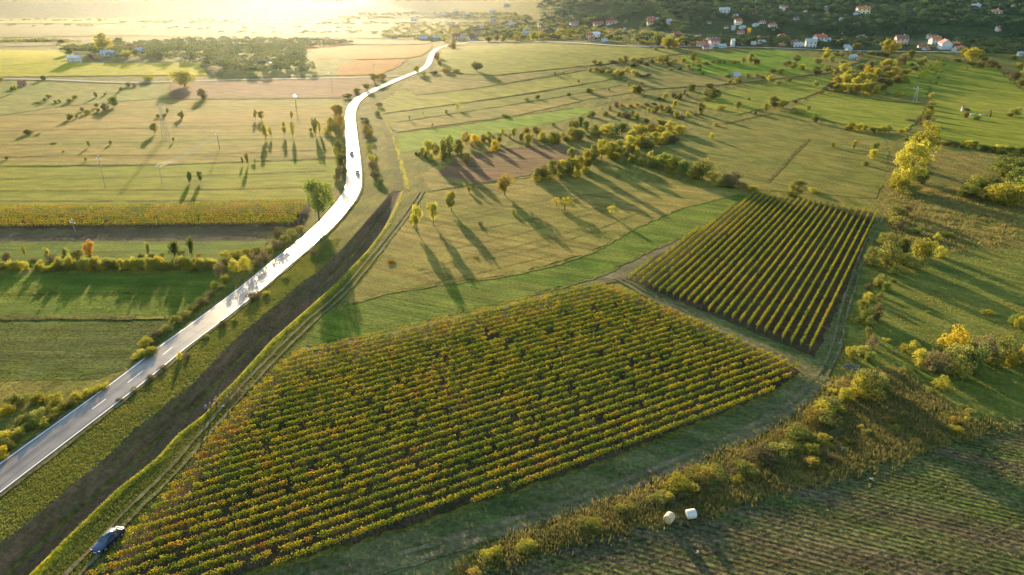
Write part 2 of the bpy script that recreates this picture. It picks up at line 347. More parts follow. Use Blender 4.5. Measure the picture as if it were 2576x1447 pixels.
sheet('field', [(760,112),(1086,112),(1088,118),(1066,140),(1030,147),(800,150)], MAT['orange'])
sheet('field', [(790,152),(1030,149),(1000,170),(958,188),(870,191),(780,190)], MAT['orange'])
sheet('field', [(-100,98),(300,92),(760,95),(1090,100),(1080,111),(760,111),(300,112),(-100,121)], MAT['pale'], jit=.1)
sheet('field', [(-150,62),(400,60),(900,70),(1050,88),(1090,99),(760,94),(300,91),(-150,97)], MAT['pale'], jit=.1)
sheet('field', [(-200,50),(400,46),(800,47),(900,60),(400,59),(-200,61)], MAT['lime'], jit=.1)
# --- right of the road, far to near
sheet('field', [(1112,128),(1150,118),(1500,117),(1700,124),(1712,136),(1490,165),(1250,190),(1180,188),(1100,178),(1100,150)], MAT['lime'])
sheet('field', [(1100,180),(1180,190),(1250,192),(1480,168),(1500,172),(1250,215),(1046,240),(1010,215),(1060,196)], MAT['pasture'])
sheet('field', [(1010,217),(1046,242),(1250,217),(1500,174),(1560,178),(1545,198),(1300,240),(962,286),(950,268)], MAT['lime'])
sheet('field', [(962,289),(1300,243),(1545,201),(1560,215),(1300,262),(975,312)], MAT['meadow'])
sheet('field', [(975,313),(1300,264),(1560,217),(1640,225),(1480,250),(1293,292),(996,333)], MAT['pasture'])
sheet('field', [(996,336),(1293,295),(1445,271),(1500,275),(1440,300),(1300,325),(1080,372),(1010,385)], MAT['bright'])
sheet('field', [(1500,175),(1700,150),(1760,160),(1960,140),(2180,150),(2080,185),(1800,215),(1640,225),(1560,200)], MAT['pasture'])
sheet('field', [(1710,140),(1960,125),(2060,150),(2080,165),(1990,190),(1760,190),(1720,160)], MAT['bright'])
sheet('field', [(1760,240),(1960,205),(2190,180),(2080,215),(2040,240),(1850,290),(1770,270)], MAT['right_green'])
sheet('field', [(2080,232),(2330,262),(2312,300),(2280,330),(2180,325),(2060,300),(1980,285),(2010,262)], MAT['right_green'])
sheet('field', [(2385,155),(2500,168),(2576,230),(2700,300),(2700,380),(2560,378),(2380,352),(2335,345),(2345,260),(2340,200)], MAT['right_green'])
sheet('field', [(2430,328),(2490,332),(2500,368),(2430,358)], MAT['bright'])
sheet('field', [(2500,275),(2700,330),(2700,380),(2510,370),(2490,330)], MAT['bright'])
sheet('field', [(2270,150),(2385,155),(2340,200),(2330,250),(2200,230),(2230,190)], MAT['right_green'])
sheet('field', [(1640,380),(1780,330),(1900,300),(2060,320),(2230,352),(2240,440),(2200,500),(2090,492),(1900,478),(1770,430)], MAT['rough'])
sheet('field', [(1150,392),(1400,358),(1430,372),(1480,392),(1380,440),(1080,482),(1060,440)], MAT['pasture'])
sheet('field', [(1150,396),(1260,376),(1400,362),(1470,392),(1385,426),(1290,446),(1190,462),(1100,440)], MAT['brown'])
sheet('pasture', [(1080,484),(1380,443),(1500,450),(1880,480),(1850,496),(1700,530),(1600,572),(1480,638),(1300,688),(1000,733),(870,768),(885,742),(960,640),(1010,570),(1060,520)], MAT['pasture'])
sheet('crop_strip', [(868,772),(1000,737),(1300,691),(1480,641),(1600,576),(1720,525),(1860,490),(1886,492),(1800,556),(1600,648),(1500,697),(1300,752),(1100,798),(900,848),(770,868),(800,800)], MAT['crop'])
sheet('field', [(766,872),(900,851),(1100,801),(1300,755),(1500,700),(1600,651),(1800,560),(1885,495),(1893,500),(1820,565),(1570,706),(1500,718),(1240,786),(1000,846),(745,892)], MAT['track'])
sheet('vineyard_floor', [(740,898),(1240,792),(1500,722),(1600,748),(1700,795),(2014,930),(1946,986),(1500,1163),(1060,1312),(800,1389),(600,1450),(190,1470),(230,1440),(310,1370),(370,1300),(440,1230),(520,1120),(600,1030),(680,945)], MAT['vinefloor'])
sheet('vineyard_floor', [(1562,708),(1893,486),(2214,538),(2050,900)], MAT['vinefloor'])
sheet('grass_verge', [(190,1475),(600,1475),(800,1402),(1060,1325),(1500,1175),(1950,995),(2025,930),(1700,780),(1560,712),(1580,705),(2048,902),(2216,540),(2190,600),(2120,780),(2110,900),(2080,960),(2060,1000),(2000,1050),(1700,1200),(1300,1345),(1180,1390),(1100,1475),(900,1540)], MAT['verge'])
sheet('pasture', [(2200,540),(2300,520),(2640,470),(2640,1040),(2450,1090),(2140,1000),(2120,900),(2150,720)], MAT['shade'])
sheet('scrubland', [(2240,380),(2640,390),(2640,620),(2400,640),(2230,600),(2215,500)], MAT['scrub'])
sheet('scrubland', [(2120,960),(2250,930),(2420,1060),(2576,1048),(2640,1040),(2640,1060),(2390,1115),(2160,1190),(1950,1240),(1780,1290),(1500,1350),(1200,1440),(1120,1480),(1170,1395),(1500,1285),(1800,1160),(2000,1075)], MAT['scrub'])
sheet('ploughed_field', [(2660,1050),(2400,1120),(2160,1193),(1950,1243),(1780,1293),(1500,1353),(1180,1455),(1100,1560),(2700,1560)], MAT['stubble'])
# --- ditch surfaces follow the carved ground
def ditch_strip(name, u0, u1, y0, y1, mat, off=.03, n=6, jit=.05):
    ys = np.arange(y0, y1, 1.6); v = []; f = []
    for i, yy in enumerate(ys):
        for k in range(n+1):
            u = u0+(u1-u0)*k/n + (random.uniform(-jit, jit)+.06*math.sin(yy*.7)*math.sin(yy*.23) if k in (0, n) else 0); x = ditch_c(yy)+u*ditch_w(yy); v.append((x, yy, hz(x, yy)+off))
        if i:
            for k in range(n):
                a = (i-1)*(n+1)+k; f += [a, a+1, a+n+2, a+n+1]
    o = mobj(name, np_mesh(name, np.array(v), 4, f), mat); o['kind'] = 'structure'
ditch_strip('drainage_ditch', -1.03, .9, 42, 262, MAT['ditch'], n=28)
ditch_strip('ditch_crest', .93, 1.32, 42, 258, MAT['crest'], n=8)
# --- field boundaries: thin rough strips
def bline(pts, wd, z='D'):
    P = world_poly(pts, z); o, _ = ribbon('field_boundary', P, [wd]*len(P), MAT['line'] if wd > .45 else MAT['furrow'], .35 if P[0][1] > 440 else .19, jit=wd*.45, seg=2.5)
for pts, wd in [([(-40,506),(400,506),(770,504)],.7), ([(-40,419),(200,417),(430,414),(700,404),(850,398)],1.6), ([(-40,366),(300,360),(560,352),(860,348)],.8), ([(-40,290),(300,285)],.8),
                ([(0,803),(340,802)],1.0), ([(962,287),(1150,262),(1300,240),(1543,201),(1700,190)],1.8), ([(996,334),(1150,316),(1293,294),(1445,272)],1.8),
                ([(1046,241),(1250,215),(1487,168),(1640,145)],2), ([(1500,262),(1700,232),(1950,190)],1.2), ([(1075,484),(1200,463),(1380,430),(1480,395)],1.4),
                ([(1100,400),(1250,380),(1400,362)],1.5), ([(1150,545),(1400,500),(1620,480)],.3), ([(1100,600),(1300,560),(1560,515)],.3), ([(1050,680),(1300,620),(1500,565)],.3), ([(1010,700),(1200,660),(1440,600),(1620,530)],.3), ([(930,745),(1150,700),(1400,640)],.3), ([(1130,520),(1330,470),(1500,462)],.3), ([(1080,640),(1300,590),(1480,540),(1640,505)],.3), ([(1090,570),(1280,530),(1560,485)],.3), ([(0,450),(400,446),(820,430)],.7), ([(0,480),(500,477),(800,470)],.7), ([(0,330),(400,322),(860,312)],.9), ([(0,395),(500,388),(860,376)],.9), ([(0,740),(300,738),(520,742)],.5),
                ([(2335,262),(2240,256),(2080,235)],2.2), ([(1820,312),(1940,285)],1.6), ([(1930,460),(2035,350)],1.4), ([(430,250),(640,249),(860,247)],2.5)]:
    bline(pts, wd)
# ------------------------------------------------------------------ roads
rd = [(-110,1290),(0,1206),(322,966-0),(434,877),(531,805),(628,730),(711,660),(803,583),(853,530),(878,496),(890,461),(889,401),(883.5,334),(881.5,290),(890,264),(907,246),(940,228),(984,208),(1022,192),(1053,180),(1075,165),(1084,144),(1092,130),(1107,120),(1135,114),(1180,107)]
RP = world_poly(rd)
def asphalt(name, c0, c1, rough):
    m, nt, N, L, B = nmat(name); g = N.new('ShaderNodeNewGeometry')
    n = N.new('ShaderNodeTexNoise'); n.inputs['Scale'].default_value = .35; n.inputs['Detail'].default_value = 6; L.new(g.outputs['Position'], n.inputs['Vector'])
    n2 = N.new('ShaderNodeTexNoise'); n2.inputs['Scale'].default_value = 9; n2.inputs['Detail'].default_value = 3; L.new(g.outputs['Position'], n2.inputs['Vector'])
    vr = N.new('ShaderNodeVectorRotate'); vr.rotation_type = 'Z_AXIS'; vr.inputs['Angle'].default_value = R(8.5); L.new(g.outputs['Position'], vr.inputs['Vector'])
    mp = N.new('ShaderNodeMapping'); mp.inputs['Scale'].default_value = (1.1, .03, 1); L.new(vr.outputs[0], mp.inputs['Vector'])
    n3 = N.new('ShaderNodeTexNoise'); n3.inputs['Scale'].default_value = 1; n3.inputs['Detail'].default_value = 3; L.new(mp.outputs[0], n3.inputs['Vector'])
    bc = mixc(N, L, .3, mixc(N, L, ramp(N, L, n.outputs['Fac'], .35, .65), c0, c1), n2.outputs['Color'], 'OVERLAY')
    L.new(mixc(N, L, 1.0, bc, mixc(N, L, ramp(N, L, n3.outputs['Fac'], .4, .6), (.72, .71, .70), (1.12, 1.12, 1.12)), 'MULTIPLY'), B.inputs['Base Color'])
    mr = N.new('ShaderNodeMapRange'); mr.inputs[3].default_value = rough-.05; mr.inputs[4].default_value = rough+.05; L.new(n.outputs['Fac'], mr.inputs[0]); L.new(mr.outputs[0], B.inputs['Roughness'])
    B.inputs['Specular IOR Level'].default_value = .12
    return m
ASPH = asphalt('worn_asphalt', (.14, .118, .098), (.175, .145, .12), .31)
WHITE = simple('road_paint', (.75, .74, .70), .5, var=.1)
road, RS = ribbon('road', RP, [6.2]*len(RP), ASPH, .28, seg=3)
ribbon('road_shoulder', RP, [7.7]*len(RP), field_mat('gravel_shoulder', (.12, .105, .055), (.15, .125, .07), (.09, .10, .035), az=-8, patch=4, streak=.6, stretch=8, fine=.5), .23, seg=3, jit=.35)
def offset_pts(S, o):
    out = []
    for i, (q, _) in enumerate(S):
        d = (S[min(i+1, len(S)-1)][0]-S[max(i-1, 0)][0]).normalized(); out.append(q+Vector((-d.y, d.x))*o)
    return out
near = [s for s in RS if s[0].y < 640]
for o_ in (-2.85, 2.85):
    ribbon('road_marking', offset_pts(near, o_), [.16]*len(near), WHITE, .286, seg=50)
dash = offset_pts([s for s in RS if s[0].y < 420], 0); acc = 0; cur = []
for a, b in zip(dash, dash[1:]):
    acc += (b-a).length
    if acc % 10 < 4.6: cur.append(a)
    elif len(cur) > 1: ribbon('road_marking', cur, [.14]*len(cur), WHITE, .287, seg=50); cur = []
    else: cur = []
side = world_poly([(-60,201),(20,200),(133,202),(317,209),(517,204),(701,200),(855,197),(960,194),(1020,192)])
ribbon('side_road', side, [4.5]*len(side), simple('old_gravel_road', (.26, .24, .21), 1, spec=.05), .5, seg=12)
vroad = world_poly([(1180,107),(1500,113),(1750,119),(1900,121),(2130,129),(2240,131),(2400,133)])
ribbon('village_road', vroad, [5]*len(vroad), simple('pale_road', (.3, .28, .26), .9), .8, seg=12)
P_ = world_poly([(932,258),(958,300),(978,345),(986,400),(1000,440),(1004,482)]); ribbon('dry_channel', P_, [3, 3, 3, 3, 3, 3], MAT['furrow'], .12, jit=.7, seg=4)
P_ = world_poly([(948,268),(972,310),(992,360),(1012,420),(1030,480)]); ribbon('dry_channel_bank', P_, [1.6]*5, MAT['crest'], .10, jit=.7, seg=4)
TK = [0]
def track(pts, gap=1.5, wd=.55, z='D', mat='track'):
    P = world_poly(pts, z); _, S = ribbon('track_base', P, [.4]*len(P), MAT[mat], .05, seg=3); bpy.data.objects.remove(_)
    for o_ in (-gap/2, gap/2): 
        q = offset_pts(S, o_); TK[0] += .004; ribbon('wheel_track', q, [wd]*len(q), MAT[mat], .205+TK[0], seg=50, jit=.14)
P_ = world_poly([(700,1490),(1000,1410),(1300,1318),(1500,1250),(1700,1170),(1900,1080),(2010,1010),(2056,955),(2010,925),(1900,868),(1700,778),(1600,725)]); ribbon('worn_track_middle', P_, [3.4]*len(P_), field_mat('worn_earth', (.10, .092, .048), (.125, .105, .06), (.085, .10, .035), az=-62, patch=6, streak=.9, stretch=10), .195, jit=.35, seg=2)
for pe in ([(868,770),(1000,735),(1300,690),(1480,640),(1600,575),(1720,524),(1860,489)], [(770,870),(900,850),(1100,800),(1300,754),(1500,699),(1600,650),(1800,558)], [(-40,802),(480,800)], [(-40,670),(200,668),(600,650),(670,608)]):
    P_ = world_poly(pe); ribbon('weedy_margin', P_, [.9]*len(P_), MAT['rough'], .17, jit=.5, seg=1.5)
track([(780,1462),(1000,1410),(1300,1318),(1500,1250),(1700,1170),(1900,1080),(2010,1010),(2050,960)], 1.7, .9)
track([(2050,960),(2010,925),(1900,868),(1700,778),(1600,725),(1550,700)], 1.7, .8)
track([(130,1500),(230,1400),(330,1290),(440,1180),(560,1040),(660,930),(770,820),(870,730),(960,620),(1030,530),(1062,480)], 1.7, .6)
track([(2060,960),(2100,880),(2130,760),(2180,620),(2216,545)], 1.6, .5)
# ------------------------------------------------------------------ leaf meshes
def leaf_quads(C, S, nrm=None, asp=.8):
    """one small bent-looking leaf face per centre"""
    n = len(C); a = rng.normal(size=(n, 3)); a /= np.linalg.norm(a, axis=1)[:, None]
    b = rng.normal(size=(n, 3)); b -= (a*b).sum(1)[:, None]*a; b /= np.linalg.norm(b, axis=1)[:, None]
    S = np.broadcast_to(np.asarray(S, float), (n,))[:, None]
    a = a*S*.5; b = b*S*.5*asp
    v = np.stack([C-a, C-b*.9, C+a, C+b], 1).reshape(-1, 3)
    return v, np.arange(n*4)
def crown_pts(kind, seed, n):
    r = np.random.default_rng(seed); pts = []
    if kind == 'round': nb, zc, zr, rr, br = 38, .55, .37, .36, .125
    elif kind == 'tall': nb, zc, zr, rr, br = 34, .54, .38, .30, .12
    elif kind == 'shrub': nb, zc, zr, rr, br = 34, .36, .36, .38, .14
    elif kind == 'bushy': nb, zc, zr, rr, br = 40, .44, .40, .37, .13
    elif kind == 'airy': nb, zc, zr, rr, br = 22, .62, .30, .38, .12
    elif kind == 'poplar': nb, zc, zr, rr, br = 40, .55, .42, .30, .10
    else: nb, zc, zr, rr, br = 30, .5, .4, .4, .13
    a = r.normal(size=(nb, 3)); a /= np.linalg.norm(a, axis=1)[:, None]; rad = r.uniform(.35, 1.0, nb)**.6
    lump = 1 + .32*np.sin(3*np.arctan2(a[:, 1], a[:, 0])+seed)
    cen = np.stack([a[:, 0]*rr*rad*lump, a[:, 1]*rr*rad*lump, zc + a[:, 2]*zr*rad], 1)
    sz = br*r.uniform(.5, 1.5, nb)
    w_ = sz**2; k = r.choice(nb, n, p=w_/w_.sum())
    d = r.normal(size=(n, 3)); d /= np.linalg.norm(d, axis=1)[:, None]
    q = cen[k] + d*(sz[k]*r.uniform(.35, 1.05, n)**.5)[:, None]*np.array([1, 1, .8])
    q[:, 2] = np.clip(q[:, 2], .01, 1.02)
    return q, cen
def trunk_mesh(kind, seed, cen):
    mb = MB(); r = random.Random(seed)
    if kind in ('shrub',): 
        for k in range(4): mb.tube((0, 0, 0), (r.uniform(-.15, .15), r.uniform(-.15, .15), .35), .012, .005, 5)
        return mb.mesh('stems')
    tr = .022 if kind != 'poplar' else .016; zt = .55
    mb.tube((0, 0, -.02), (.01, 0, .28), tr*1.25, tr*.9, 7); mb.tube((.01, 0, .27), (0, .015, zt), tr*.9, tr*.6, 7); mb.tube((0, .015, zt-.01), (.01, 0, .85), tr*.6, tr*.15, 6)
    for c in cen[:12]:
        z0 = min(.6, max(.22, c[2]*.55)); mb.tube((0, 0, z0), tuple(c), tr*.42, tr*.12, 5)
    return mb.mesh('trunk')
CR = {}
def crown_variant(kind, v):
    key = (kind, v)
    if key not in CR:
        n = {'shrub': 2600, 'round': 3400, 'bushy': 3400, 'tall': 3000, 'airy': 1100, 'poplar': 5200, 'bare': 500}[kind]
        q, cen = crown_pts(kind, v*17+hash(kind) % 7 if 0 else v*17+len(kind)*3, n)
        vv, ff = leaf_quads(q, (.047 if kind != 'poplar' else .034)*rng.uniform(.6, 1.3, n)); me = np_mesh('crown_'+kind, vv, 4, ff)
        me.materials.append(LEAF['o']); t = trunk_mesh('shrub' if kind == 'shrub' else kind, v, cen); t.materials.append(BARK)
        CR[key] = (me, t)
    return CR[key]
COUNT = {}
def plant(x, y, hgt, wid, sp, kind, name, label, cat, group, crown_name='crown'):
    me, t = crown_variant(kind, random.randrange(7 if kind != 'poplar' else 2))
    root = empty(name, (x, y, hz(x, y)-.05), random.uniform(0, 6.28)); root.scale = (wid, wid*random.uniform(.85, 1.15), hgt)
    if kind != 'poplar': root.rotation_euler[0] = random.uniform(-.07, .07); root.rotation_euler[1] = random.uniform(-.07, .07)
    c = bpy.data.objects.new('foliage' if kind == 'shrub' else 'crown', me); COL.objects.link(c); c.parent = root
    c.material_slots[0].link = 'OBJECT'; c.material_slots[0].material = LEAF[sp]
    t_ = bpy.data.objects.new('stem' if kind == 'shrub' else 'trunk', t); COL.objects.link(t_); t_.parent = root
    tag(root, label, cat, group); return root
# zones: a list of (zoom, x, base y, height px, width px, species[, kind])
def zone(zc, items, where, group, default='round', fill=0):
    rows = []; items = list(items)
    for it in list(items):
        for _ in range(fill):
            items.append((it[0]+random.uniform(-.7, .7)*it[3], it[1]+random.uniform(-.08, .08)*it[2], it[2]*random.uniform(.4, .75), it[3]*random.uniform(.6, .95), it[4], 'hedge'))
    for it in items:
        x, y, h, wd, sp = it[:5]; kd = it[5] if len(it) > 5 else default
        X, Y, d = atz(zc, x, y); k = ZM[zc][0]; dx, dyy = ZZ(zc, x, y)
        if len(it) < 6 and default != 'tall':
            if sp == 'y' and random.random() < .12: sp = 'o'
            if sp == 'r' and random.random() < .35: sp = 'o'
            if sp == 'Y' and h*k < 50 and random.random() < .75: sp = 'y'
        hm = size_px(h*k, d, dyy); wm = wd*k*d/F
        low = kd == 'hedge'; kd = 'shrub' if low else kd
        if kd == 'round' and hm < 1.8: kd = 'shrub'
        if kd == 'round' and (hm < 4.5 or random.random() < .45): kd = 'bushy'
        if kd in ('round', 'bushy') and hm > wm*1.45: kd = 'tall'
        rows.append([dx, X, Y, hm, wm, sp, 'hedge' if low else kd])
    rows.sort(key=lambda r: r[0]); seen = {}
    for r in rows:
        noun = 'shrub' if r[6] in ('shrub', 'hedge') else 'tree'; key = (r[5], noun); i = seen.get(key, 0); seen[key] = i+1; r.append((key, i))
    for dx, X, Y, hm, wm, sp, kd, (key, i) in rows:
        one = seen[key] == 1; noun = key[1]
        lab = ('the only ' if one else ordinal(i)+' ') + WOODC[sp] + ' ' + noun + ('' if one else ' from the left') + ' ' + where
        nm = {'hedge': 'hedge_bush', 'shrub': 'shrub' if not where.startswith('in the weedy') else 'weed_clump', 'bushy': 'bushy_tree', 'poplar': 'poplar_tree', 'tall': 'slender_tree', 'airy': 'sparse_tree', 'bare': 'bare_tree'}.get(kd, 'deciduous_tree')
        plant(X, Y, hm*(random.uniform(1.05, 1.42) if kd not in ('poplar', 'hedge') else 1), wm*1.2, sp, 'shrub' if kd == 'hedge' else kd, nm, lab, noun, group)
exec_zones = []
zone('B', [(1455,670,105,130,'d'),(1760,795,150,165,'d'),(1650,760,100,110,'o'),(1690,650,90,130,'o'),(1405,390,80,85,'r'),(1470,280,120,110,'y'),(1550,340,60,70,'o'),(1555,395,50,50,'y'),(1605,445,40,45,'d'),
  (660,340,60,120,'d'),(830,320,50,80,'b'),(110,300,60,80,'r'),(180,310,50,60,'b'),(350,280,50,90,'b'),(450,275,80,90,'y'),(540,270,80,90,'r'),(640,260,60,100,'y'),(760,260,60,90,'y'),(900,280,60,90,'r'),(1000,290,90,100,'y'),(1080,270,90,120,'y'),(1130,330,70,90,'r'),(1220,290,90,90,'y'),(1330,280,60,80,'y'),(720,290,50,80,'b'),(980,250,60,80,'r'),
  (60,400,70,60,'r'),(140,410,80,70,'o'),(220,420,90,90,'o'),(330,420,50,110,'y'),(420,460,80,100,'y'),(480,480,100,110,'y'),(560,400,60,80,'y'),(640,460,90,90,'y'),(700,470,70,80,'o'),(850,470,50,90,'b'),(780,480,40,90,'b'),(1160,390,50,70,'o'),(1290,380,40,60,'r'),
  (1740,290,50,60,'o'),(1830,290,50,60,'b'),(1900,290,50,50,'o'),(1650,310,40,80,'o')],
  'in the thicket below the light green field', 'trees of the thicket below the light green field', fill=1)
zone('B', [(2030,295,60,90,'o'),(2095,305,50,40,'o','tall'),(2160,300,80,70,'o'),(2265,300,140,110,'o'),(2330,312,90,70,'o'),(2375,315,70,50,'o')],
  'in the short row by the sunlit field', 'trees in the short row')
zone('B', [(575,600,50,40,'r'),(750,590,40,40,'b'),(650,690,90,60,'y'),(730,700,110,90,'o'),(310,660,35,25,'b'),(40,690,60,90,'r'),(1080,790,90,80,'y'),(1195,760,60,70,'b'),(1290,780,80,80,'o'),(1355,720,60,40,'b'),(1000,790,40,60,'b'),(1380,750,50,60,'o'),
  (410,900,80,80,'b'),(320,930,60,60,'r'),(480,890,50,60,'r'),(80,1030,70,90,'d'),(1215,900,110,80,'y'),(1570,1000,140,100,'o'),(1240,1050,110,90,'o'),(960,960,90,110,'r'),(1030,950,90,90,'r'),(1120,960,80,110,'r'),(860,960,60,80,'y'),(1390,1020,80,60,'y'),(1500,1020,50,60,'b'),(1320,1060,50,90,'b'),
  (680,1060,100,90,'y'),(530,1040,90,130,'b'),(620,1000,60,80,'o'),(440,1010,60,80,'r'),(250,1010,60,90,'r'),(1000,1120,70,120,'y'),(900,1180,60,100,'b'),(1070,1130,60,90,'y'),(820,1100,60,80,'o'),(700,880,40,90,'r'),(600,890,40,80,'r'),(820,870,40,80,'b'),(920,860,40,70,'b')],
  'in the middle belt of autumn scrub', 'trees of the middle scrub belt', fill=1)
zone('B', [(2080,930,130,110,'o'),(2235,800,45,50,'y'),(2480,960,120,90,'o'),(2555,880,110,80,'o'),(1850,930,60,150,'y','shrub'),(2330,990,40,40,'b'),(1770,1150,60,100,'y','shrub'),(1325,1260,110,100,'y'),(1730,1340,90,70,'y'),(2220,500,70,70,'d'),(2500,500,90,70,'y'),(2350,480,50,90,'o'),(2420,500,40,80,'o'),(1960,490,50,90,'d'),(2070,560,80,60,'y'),(1970,570,60,70,'y'),(2110,570,60,50,'y'),(1870,605,35,30,'b')],
  'around the striped meadows by the scrub belt', 'trees around the striped meadows')
zone('C', [(480,340,100,95,'d'),(200,245,50,70,'b'),(290,205,60,85,'d'),(250,280,70,80,'o'),(345,275,70,60,'y'),(580,175,110,90,'y'),(635,210,70,65,'g'),(665,145,60,70,'o'),(740,150,60,80,'o'),(830,150,60,90,'o'),(900,155,50,90,'o'),(500,220,60,90,'o'),(680,335,60,80,'r'),(770,315,90,110,'y'),(590,310,80,90,'o'),(740,260,70,80,'o'),(930,270,50,70,'o'),(1040,270,70,100,'o'),(1100,310,60,80,'o'),(1220,270,100,120,'y'),(1160,260,60,90,'y'),(1340,220,90,110,'b'),(1290,250,70,90,'b'),(1420,180,90,100,'o'),(1370,200,80,90,'o'),(1540,250,90,100,'o'),(1480,285,40,60,'b'),(1390,330,60,120,'o'),(1450,240,40,60,'o'),(130,320,60,80,'o'),(45,310,50,80,'b')],
  'in the orchards just below the village', 'trees of the orchards below the village')
pts = []
for (cx_, cy_) in [(620,480),(680,490),(750,495),(820,505),(890,515),(960,520),(1020,525),(1090,505),(1150,480),(1210,440),(700,430),(780,420),(860,410),(930,400),(1000,400),(1070,400),(1150,390),(1220,370),(800,370),(900,350),(1000,340),(1100,340),(1200,330),(1290,340),(1300,410),(1370,400),(880,460),(980,460),(1060,450),(1130,440)]:
    pts.append((cx_+random.uniform(-15, 15), cy_, random.uniform(70, 100), random.uniform(80, 110), random.choice('yyyyYobr')))
zone('C', pts, 'in the dense yellow copse', 'trees of the yellow copse', fill=1)
zone('C', [(475,455,65,60,'o'),(405,680,50,45,'y'),(475,805,75,75,'d'),(60,670,110,120,'o'),(150,655,80,90,'o'),(290,712,60,130,'o','shrub'),(270,608,30,60,'b'),(375,572,25,30,'b'),(530,518,40,60,'y'),(1300,545,50,90,'y'),(1200,525,30,40,'y'),(1640,560,50,60,'y'),(1735,308,45,30,'o'),(1715,368,30,35,'o'),(1695,418,25,35,'o'),(1430,790,25,90,'b','shrub'),
  (205,395,45,80,'o'),(100,430,50,60,'o'),(15,390,60,60,'y')],
  'alone in the meadows left of the poplars', 'lone trees in the right meadows')
zone('C', [(840,882,80,90,'y'),(910,885,70,90,'y'),(970,880,60,60,'y'),(1110,905,80,80,'y'),(1050,905,50,70,'o'),(1160,905,60,70,'o'),(1200,905,80,60,'r'),(1330,915,50,80,'y'),(1390,890,40,50,'y'),(790,880,40,60,'b')],
  'in the low hedge left of the tall poplars', 'bushes in the low hedge by the poplars')
zone('C', [(1640,640,50,80,'y'),(1620,680,55,90,'o'),(1610,730,60,90,'y'),(1590,780,60,90,'o'),(1570,830,60,90,'b'),(1600,850,60,80,'b'),(1500,840,90,70,'b','airy'),(1640,840,90,60,'b','airy')],
  'in the upright hedge behind the tall poplars', 'trees in the hedge behind the poplars')
zone('C', [(2050,185,120,130,'y'),(1980,155,90,100,'y'),(1900,190,40,100,'o'),(2120,175,90,120,'y'),(2180,205,50,80,'o'),(2250,245,80,120,'b'),(2120,250,60,100,'o'),(2030,245,50,80,'o'),(2320,262,40,50,'o'),(2000,275,40,80,'o','airy'),(2410,315,40,60,'b'),(2480,395,90,110,'b'),(2540,455,80,100,'o'),(2520,270,60,90,'y'),(2570,350,90,60,'y'),(2490,748,90,90,'o'),(2430,748,40,60,'b'),(2095,780,50,70,'g','shrub'),(1990,760,70,50,'b'),(2228,778,80,30,'b'),(1995,690,35,70,'d','shrub'),(1240,95,110,120,'y'),(1180,100,110,100,'y'),(1300,80,80,90,'y'),(900,80,60,90,'o'),(1040,120,40,90,'o'),(1120,130,40,90,'o'),(1200,140,40,90,'o'),(2480,170,40,70,'y')],
  'around the big right-hand field', 'trees around the right-hand field')
zone('C', [(1070,1110,100,80,'g'),(1045,1175,100,90,'y'),(855,1085,90,60,'y'),(650,1055,60,50,'y'),(970,1235,50,70,'o'),(1390,990,40,60,'o')],
  'in the open rough meadow above the small vineyard', 'bushes of the rough meadow')
hed = [(1700,1040,50,80,'d'),(1760,1035,55,80,'o'),(1820,1035,60,90,'d'),(1880,1040,60,80,'d'),(1940,1045,70,90,'g'),(2010,1055,75,90,'y'),(2080,1060,80,90,'d'),(2130,1085,70,90,'d'),(2190,1095,60,90,'d'),(2250,1105,70,90,'d'),(2310,1110,80,90,'y'),(2370,1115,85,90,'d'),(2430,1120,90,90,'d'),(2490,1125,90,90,'g'),(2550,1130,95,90,'d'),(2620,1135,95,90,'d')]
zone('C', hed, 'in the dark hedge at the far right edge', 'shrubs of the dark right hedge', 'shrub')
zone('D', [(2282,472,118,100,'y','poplar')], 'with a bare forked trunk above the small vineyard', 'tall poplars')
zone('D', [(2312,418,116,92,'y','poplar')], 'with a domed crown, behind the forked one', 'tall poplars')
zone('D', [(2262,480,40,50,'y'),(2310,460,50,50,'d'),(2320,430,40,40,'b'),(2245,470,30,40,'y'),(2285,490,30,50,'o')], 'at the foot of the tall poplars', 'bushes under the poplars', 'shrub')
zone('D', [(2530,445,55,90,'g'),(2480,480,40,80,'d'),(2440,498,35,60,'g'),(2530,515,60,90,'y'),(2570,470,60,70,'d'),(2590,510,70,80,'g'),(2500,505,40,60,'Y'),(2460,470,25,50,'y')],
  'in the big bushy clump on the right edge', 'shrubs of the right clump', 'shrub')
zone('G', [(560,90,110,130,'o'),(620,60,90,90,'b'),(540,130,80,80,'o'),(570,160,70,90,'b'),(500,280,110,150,'o'),(360,440,180,110,'o'),(500,430,190,180,'o'),(620,330,120,90,'o'),(750,400,160,150,'y'),(890,370,90,90,'y'),(690,470,110,120,'o'),(620,430,110,90,'d'),(540,500,80,80,'g'),(720,200,60,60,'r'),(870,250,60,60,'y'),(950,215,40,80,'y')],
  'in the thicket beside the small vineyard', 'bushes beside the small vineyard', 'shrub')
zone('G', [(430,590,80,100,'o'),(490,625,90,70,'g'),(355,620,50,50,'b'),(340,695,80,70,'y'),(310,790,120,90,'o'),(320,840,80,90,'g'),(400,850,140,70,'b'),(360,900,80,60,'d'),(350,985,110,50,'o'),(215,1135,110,90,'y'),(290,1110,90,100,'o'),(350,1160,100,80,'g'),(380,1060,110,90,'b'),(430,700,60,50,'o'),(280,870,60,50,'d'),(540,560,40,50,'o')],
  'in the ragged hedge along the meadow edge', 'bushes of the ragged hedge', 'shrub')
